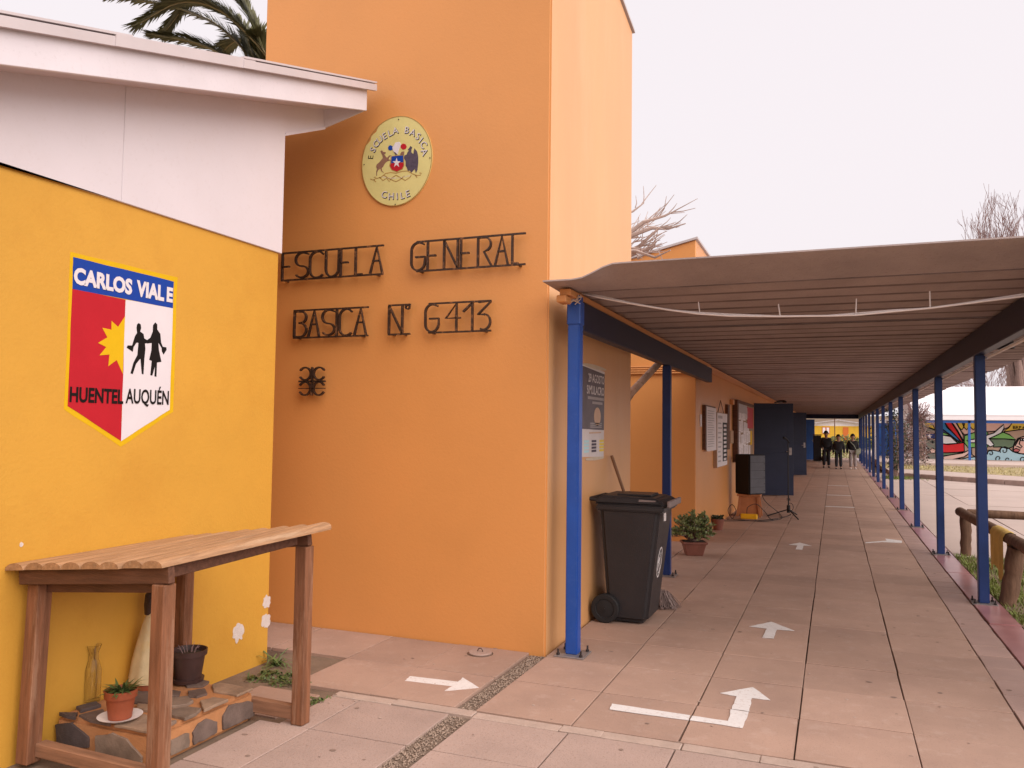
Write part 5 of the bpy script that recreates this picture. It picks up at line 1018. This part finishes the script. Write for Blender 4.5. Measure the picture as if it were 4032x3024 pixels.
# small bare tree in the passage behind the tower
rd = random.Random(17); t = thing('bare_tree', 'bare fruit tree with pale branches showing past the tower edge', 'tree', (-3.3, 9.4, 0)); a, b = MB(), MB()
a.tube([(-3.3, 9.4, -.05), (-3.28, 9.38, 1.2), (-3.15, 9.4, 2.4), (-2.9, 9.4, 3.2), (-2.78, 9.4, 3.9)], [.11, .09, .075, .06, .03], 9)
for tg in ((2660, 830), (2620, 905), (2700, 880), (2580, 960), (2560, 990), (2535, 800), (2560, 870), (2640, 985)):
    e_ = onY(*tg, 9.4+rd.uniform(-.5, .5)); s_ = onY(2400+rd.uniform(-30, 20), tg[1]*.5+500+rd.uniform(-20, 60), 9.4); mid = s_.lerp(e_, .55)+Vector((rd.uniform(-.1, .1), 0, rd.uniform(-.12, .12))); m2 = s_.lerp(e_, .8)+Vector((rd.uniform(-.06, .06), 0, rd.uniform(-.08, .08)))
    a.tube([s_, mid, m2, e_], [.035, .022, .014, .006], 6)
    for k in range(9):
        f_ = rd.uniform(.3, 1); q = s_.lerp(e_, f_) if f_ < .5 else mid.lerp(e_, (f_-.5)*2); d = ((e_-s_).normalized()+Vector((rd.uniform(-.7, .7), rd.uniform(-.5, .5), rd.uniform(-.5, .9)))).normalized(); ll = rd.uniform(.12, .35)
        b.tube([q, q+d*ll*.5+Vector((rd.uniform(-.02, .02), 0, rd.uniform(-.02, .02))), q+d*ll+Vector((0, 0, .02))], [.008, .006, .003], 4, False)
a.build('trunk', 'twig_pale', t); b.build('twigs', 'twig_pale', t, kind='stuff')
# climbing shrub on a trellis and dark bush left of the mural
t = thing('trellis', 'pale wooden trellis with bare vine before the mural building', 'trellis', (3.0, 37.2, .15)); ta = onY(*zr(300, 1290), 37.2); tb_ = onY(*zr(530, 900), 37.2)
for k in range(6): x = ta.x+(tb_.x-ta.x)*k/5; MB().box(x-.015, x+.015, 37.2, 37.22, .14, tb_.z+.25).build('upright', 'lattice', t)
for k in range(9): z = .25+(tb_.z)*k/8.; MB().box(ta.x, tb_.x, 37.221, 37.24, z-.012, z+.012).build('lath', 'lattice', t)
t = thing('bare_vine', 'tangled bare vine spilling over the trellis', 'vine', (ta.x+.3, 37, .15)); m = MB(); rd = random.Random(33); lv = MB()
for i in range(330):
    p = Vector((rd.uniform(ta.x, tb_.x), 37.1+rd.uniform(-.25, .2), rd.uniform(.3, 2.0))); P_ = [p]; d = Vector((rd.uniform(-1, 1), rd.uniform(-.4, .4), rd.uniform(-.3, 1))).normalized()
    for k in range(4): d = (d+Vector((rd.uniform(-.8, .8), rd.uniform(-.4, .4), rd.uniform(-.7, .6)))).normalized(); P_.append(P_[-1]+d*.14)
    m.tube(P_, .010, 3, False)
    if i % 2: leaf6(lv, p, d, .08, .06); leaf6(lv, P_[2], -d, .08, .06)
for i in range(130):
    q = onY(*zr(rd.uniform(330, 600), rd.uniform(640, 800)), 37.); P_ = [Vector((rd.uniform(ta.x+.1, tb_.x), 37., 1.9)), Vector((q.x, 37+rd.uniform(-.3, .2), q.z)), Vector((q.x+rd.uniform(0, .25), 37, q.z-rd.uniform(0, .2)))]; m.tube(P_, .009, 3, False)
m.build('stems', 'twig', t, kind='stuff'); lv.build('leaves', 'leaf_dark', t, kind='stuff')
db = onZ(*zr(195, 1475), .0); t = thing('dark_shrub', 'tall dark narrow shrub by the court kerb between the posts', 'shrub', (db.x, db.y, 0)); m, l2 = MB(), MB()
for i in range(10): m.tube([(db.x+rd.uniform(-.1, .1), db.y, -.05), (db.x+rd.uniform(-.2, .2), db.y, .7), (db.x+rd.uniform(-.25, .25), db.y, 1.9)], [.03, .022, .01], 5)
for i in range(1100):
    z = rd.uniform(.3, 2.25); w_ = .34*math.sin(min(1, max(0, (z-.1)/2.3))*2.6)+.05; leaf6(l2, Vector((db.x+rd.gauss(0, .5)*w_, db.y+rd.gauss(0, .5)*w_, z)), Vector((rd.uniform(-1, 1), rd.uniform(-1, 1), rd.uniform(-.5, 1))), rd.uniform(.05, .10), .04)
m.build('stems', 'bark', t); l2.build('foliage', 'leaf_dark', t, kind='stuff')
gm = MB()
for i in range(900):
    X, Y = max(1.5, db.x+rd.gauss(0, .35)), db.y+rd.gauss(0, .35); a = rd.uniform(0, 6.28); L_ = rd.uniform(.04, .12); p = Vector((X, Y, -.005)); s = Vector((-math.sin(a), math.cos(a), 0))*.010; gm.add([p-s, p+s, p+Vector((math.cos(a)*.6, math.sin(a)*.6, 1))*L_], [(0, 1, 2)])
tag(gm.build('grass_tuft', 'grass', kind='stuff'), 'patch of grass at the foot of the dark shrub', 'grass')
# hedge in front of the far house
t = thing('hedge', 'bushy green hedge in front of the far yellow house', 'hedge', (0, 84, 0)); m = MB(); m2 = MB()
for i in range(5200):
    X = rd.uniform(-7, 7); top = 1.0+.55*noise.noise(Vector((X*.6, 3, 0)))+.25*noise.noise(Vector((X*2.2, 9, 0)))+.12*X*.3; z = rd.uniform(-.05, max(.3, top)); Y = 84+rd.uniform(-.7, .7); leaf6(m, Vector((X, Y, z)), Vector((rd.uniform(-1, 1), rd.uniform(-1, 1), rd.uniform(-.3, 1))), rd.uniform(.12, .24), .12)
for i in range(28): m2.tube([(-7+.5*i, 84, -.15), (-7+.5*i+rd.uniform(-.2, .2), 84, .8)], .03, 4)
m.build('foliage', 'hedge', t, kind='stuff'); m2.build('stems', 'bark', t)
tag(MB().tube([(.05, 100, -.1), (.05, 100, 3.4)], .05, 8).build('utility_pole', 'wood_dark', org=(.05, 100, 0)), 'thin dark pole standing before the far yellow house', 'pole')
# ================================================================== PALM
pc = onY(1135, 330, 11.5); pt = thing('palm_tree', 'palm tree with arching fronds behind the white eaves and tower', 'palm tree', (pc.x, 11.5, 0))
autosmooth(MB().tube([(pc.x+.1, 11.5, -.1), (pc.x+.05, 11.5, 3), (pc.x, 11.5, pc.z-.2)], [.36, .30, .28], 16).build('trunk', 'palm_trunk', pt), 50)
rd = random.Random(6)
def frond(P_, seed, wid=.45):
    rd = random.Random(seed); rb, lv = MB(), MB(); n = len(P_)-1
    rb.tube(P_, [.030*(1-.85*i/n)+.004 for i in range(n+1)], 6); k = 260
    for i in range(k):
        f_ = .08+.92*i/k; j = min(n-1, int(f_*n)); q = P_[j].lerp(P_[j+1], f_*n-j); t_ = (P_[j+1]-P_[j]).normalized(); side = t_.cross(Vector((0, 0, 1)))
        side = side.normalized() if side.length > .2 else Vector((0, 1, 0)); nr = side.cross(t_).normalized(); ll = wid*(math.sin(min(1, f_*1.05+.10)*math.pi*.84)+.22)
        for sg in (-1, 1):
            dv = (t_*1.0+side*sg*(.42+rd.uniform(-.10, .10))+nr*rd.uniform(-.15, .35)).normalized(); s = dv.cross(nr).normalized()*.018; e_ = q+dv*ll*rd.uniform(.85, 1.1)+Vector((0, 0, -.10*ll)); md = q+dv*ll*.55
            lv.add([q-s*.5, q+s*.5, md+s, md-s, e_], [(0, 1, 2, 3), (3, 2, 4)])
    f = rb.build('frond', 'palm_rib', pt); lv.build('leaflets', 'palm', f, kind='stuff')
def smoothpath(P_, k=5):
    out = []
    for i in range(len(P_)-1):
        p0, p1_, p2, p3 = P_[max(i-1, 0)], P_[i], P_[i+1], P_[min(i+2, len(P_)-1)]
        for j in range(k): t_ = j/k; out.append(.5*((2*p1_)+(-p0+p2)*t_+(2*p0-5*p1_+4*p2-p3)*t_*t_+(-p0+3*p1_-3*p2+p3)*t_**3))
    return out+[P_[-1]]
pc0 = Vector((pc.x, 11.5, pc.z))
for kf, (pts, yo, wd) in enumerate((([(1480, 400), (1400, 270), (1250, 140), (1060, 55), (800, 0), (640, -20)], -.5, .50), ([(1520, 400), (1500, 220), (1430, 60), (1390, -40), (1330, -160)], -.2, .42), ([(1460, 420), (1290, 315), (1150, 255), (1010, 222), (900, 205)], -.9, .36),
        ([(1490, 380), (1420, 190), (1300, 70), (1120, -20), (950, -70)], .4, .46), ([(1540, 400), (1530, 290), (1510, 235), (1490, 215)], -.3, .30))):
    m_ = len(pts); frond(smoothpath([pc0]+[onY(x*.678, y_*.678, 11.5+yo*(i_+1)/m_) for i_, (x, y_) in enumerate(pts)]), kf, wd)
for kf in range(9):
    a = .3+kf*.42; d = Vector((math.cos(a), math.sin(a)*.9, 0)); frond(smoothpath([pc0+d*(2.6*t_)+Vector((0, 0, 1.5*math.sin(t_*2.4)*(1+.3*math.sin(kf*2.)))) for t_ in (0, .25, .5, .75, 1)]), 20+kf, .45)
# ================================================================== PEOPLE
def skin_mesh(nodes, edges, sub=2):
    me = bpy.data.meshes.new('sk'); me.from_pydata([n_[0] for n_ in nodes], edges, []); o = bpy.data.objects.new('sk', me); C.objects.link(o)
    md = o.modifiers.new('s', 'SKIN'); md.use_smooth_shade = True
    for i, n_ in enumerate(nodes):
        r = n_[1]; me.skin_vertices[0].data[i].radius = r if isinstance(r, tuple) else (r, r); me.skin_vertices[0].data[i].use_root = (i == 0)
    if sub: sm_ = o.modifiers.new('d', 'SUBSURF'); sm_.levels = sub
    dg = bpy.context.evaluated_depsgraph_get(); out = bpy.data.meshes.new_from_object(o.evaluated_get(dg)); bpy.data.objects.remove(o); bpy.data.meshes.remove(me)
    for p in out.polygons: p.use_smooth = True
    out.materials.clear(); return out
def person(lab, x, y, H, step, arms, trs, shoe, bag=False, nod=.10, yaw=0.):
    """faces -Y (towards the camera); arms: elbow and hand offsets for the figure's right and left hand side in the picture"""
    t = thing('person', lab, 'person', (x, y, 0)); k = H/1.5; V = lambda a, b, c_: (a*k, b*k, c_*k)
    hip, kn, an = .76, .42, .07; sw = .155
    def limbs(sc_=1., up=True):
        nd = [(V(0, 0, .80), (.125*k*sc_, .09*k*sc_)), (V(0, .01, .98), (.125*k*sc_, .09*k*sc_)), (V(0, .01, 1.14), (.135*k*sc_, .09*k*sc_)), (V(0, .0, 1.235), (.06*k*sc_, .055*k*sc_))]; ed = [(0, 1), (1, 2), (2, 3)]; return nd, ed
    nd, ed = limbs()
    nd += [(V(0, -nod*.5, 1.30), .048*k), (V(0, -nod*.9, 1.375), (.098*k, .104*k)), (V(0, -nod, 1.44), (.092*k, .098*k))]; ed += [(3, 4), (4, 5), (5, 6)]
    leg = []
    for s, stp in ((-1, step), (1, -step)):
        b0 = len(nd); nd += [(V(s*.075, 0, hip), .078*k), (V(s*.085, -max(0, stp)*.6-.01, kn), .052*k), (V(s*.09, -stp*.5+.02, an+.02), .034*k), (V(s*.10, -stp*.5-.10, .035), .032*k)]; ed += [(0, b0), (b0, b0+1), (b0+1, b0+2), (b0+2, b0+3)]; leg.append(b0)
    arm = []
    for s, (el, ha) in zip((-1, 1), arms):
        b0 = len(nd); nd += [(V(s*sw, .01, 1.17), .050*k), (V(s*sw+el[0], el[1], el[2]), .038*k), (V(s*sw+ha[0], ha[1], ha[2]), .027*k), (V(s*sw+ha[0]*1.03, ha[1]-.015, ha[2]-.07), .024*k)]; ed += [(2, b0), (b0, b0+1), (b0+1, b0+2), (b0+2, b0+3)]; arm.append(b0)
    bm_ = skin_mesh(nd, ed); body = finish('body', bm_, 'skin_tone', t)
    g_ = lambda i, f_: (nd[i][0], tuple(q*f_ for q in nd[i][1]) if isinstance(nd[i][1], tuple) else nd[i][1]*f_)
    # jacket
    jn = [(V(0, 0, .72), (.185*k, .14*k)), (V(0, .01, .98), (.185*k, .14*k)), (V(0, .01, 1.12), (.165*k, .12*k)), (V(0, -.01, 1.235), (.085*k, .085*k))]; je = [(0, 1), (1, 2), (2, 3)]
    for a in arm: b0 = len(jn); jn += [g_(a, 1.25), g_(a+1, 1.65), g_(a+2, 1.75)]; je += [(2, b0), (b0, b0+1), (b0+1, b0+2)]
    finish('jacket', skin_mesh(jn, je), 'jacket', t)
    tn = [(V(0, 0, .80), (.14*k, .105*k))]; te = []
    for a in leg: b0 = len(tn); tn += [g_(a, 1.18), g_(a+1, 1.45), g_(a+2, 1.75)]; te += [(0, b0), (b0, b0+1), (b0+1, b0+2)]
    finish('trousers', skin_mesh(tn, te), trs, t)
    for a in leg:
        p = nd[a+2][0]; q = nd[a+3][0]; finish('shoe', skin_mesh([((p[0], p[1]+.03*k, .04*k), .042*k), ((q[0], q[1]+.03*k, .036*k), .042*k), ((q[0], q[1]-.04*k, .032*k), .034*k)], [(0, 1), (1, 2)]), shoe, t)
    hx, hy, hz_ = 0, -nod*k*.95, 1.43*k
    hair = MB(); nn = 16
    for i in range(7):
        ph = math.pi*.5*i/6
        for j in range(nn):
            th = 2*math.pi*j/nn; fr = max(0, -math.sin(th)); lowz = -.055+.085*fr; r = math.cos(ph) if i else 1
            hair.v.append((hx+.106*k*r*math.cos(th), hy+.014*k+.116*k*r*math.sin(th), hz_+(lowz*k if i == 0 else .095*k*math.sin(ph)+lowz*k*(1-i/6))))
    hair.f += [(i*nn+j, i*nn+(j+1) % nn, (i+1)*nn+(j+1) % nn, (i+1)*nn+j) for i in range(6) for j in range(nn)]
    ho = finish('hair', hair.mesh((0, 0, 0)), 'hair', t, smooth=True)
    fy = hy-.094*k
    for s in (-1, 1): 
        e_ = MB().lathe([(0, -.008*k), (.009*k, 0), (0, .008*k)], (s*.027*k, fy, 1.40*k), 8); finish('eye', e_.mesh((0, 0, 0)), 'hair', t)
        er = MB().lathe([(0, -.022*k), (.012*k, 0), (0, .022*k)], (s*.074*k, hy+.01*k, 1.39*k), 8); finish('ear', er.mesh((0, 0, 0)), 'skin_tone', t)
    ns_ = MB().add([(0, fy-.022*k, 1.375*k), (-.012*k, fy+.01, 1.37*k), (.012*k, fy+.01, 1.37*k), (0, fy+.005, 1.41*k)], [(0, 1, 3), (0, 3, 2), (0, 2, 1)]); finish('nose', ns_.mesh((0, 0, 0)), 'skin_tone', t)
    mo_ = MB().box(-.018*k, .018*k, fy-.004*k, fy+.01, 1.338*k, 1.346*k); finish('mouth', mo_.mesh((0, 0, 0)), 'deer', t)
    t.rotation_euler.z = yaw; return t
person('tallest person in dark jacket looking down, leftmost of three in the walkway', -.32, 36.5, 1.53, .14, (((-.05, .0, .93), (.03, -.14, .80)), ((.05, .02, .93), (.02, -.06, .72))), 'trousers_dark', 'shoe', nod=.14)
person('person in black coat and dark trousers, middle of the three in the walkway', .15, 35.45, 1.39, .10, (((-.06, .03, .92), (-.05, -.04, .70)), ((.07, .03, .92), (.07, -.05, .70))), 'trousers_dark', 'shoe', nod=.12)
person('person in light grey trousers with shoulder bag, rightmost of the three', .69, 35.8, 1.42, .12, (((-.06, .03, .92), (-.07, -.03, .69)), ((.05, .0, .94), (.03, -.10, .80))), 'trousers_grey', 'shoe_pale', nod=.10)
bg_ = thing('shoulder_bag', 'pale green-grey shoulder bag carried by the rightmost person', 'bag', (.86, 35.66, .72))
autosmooth(MB().hexa([(.77, 35.60, .60), (.98, 35.62, .62), (.98, 35.74, .62), (.77, 35.72, .60), (.79, 35.60, .80), (1.0, 35.62, .86), (1.0, 35.74, .86), (.79, 35.72, .80)]).build('pouch', 'bag', bg_, bevel=.03, seg=2), 40)
MB().tube([(.80, 35.60, .82), (.72, 35.66, .98), (.60, 35.66, 1.10), (.58, 35.74, 1.16), (.60, 35.86, 1.10), (.78, 35.90, .92), (.97, 35.73, .84)], .014, 6).build('strap', 'bag', bg_)
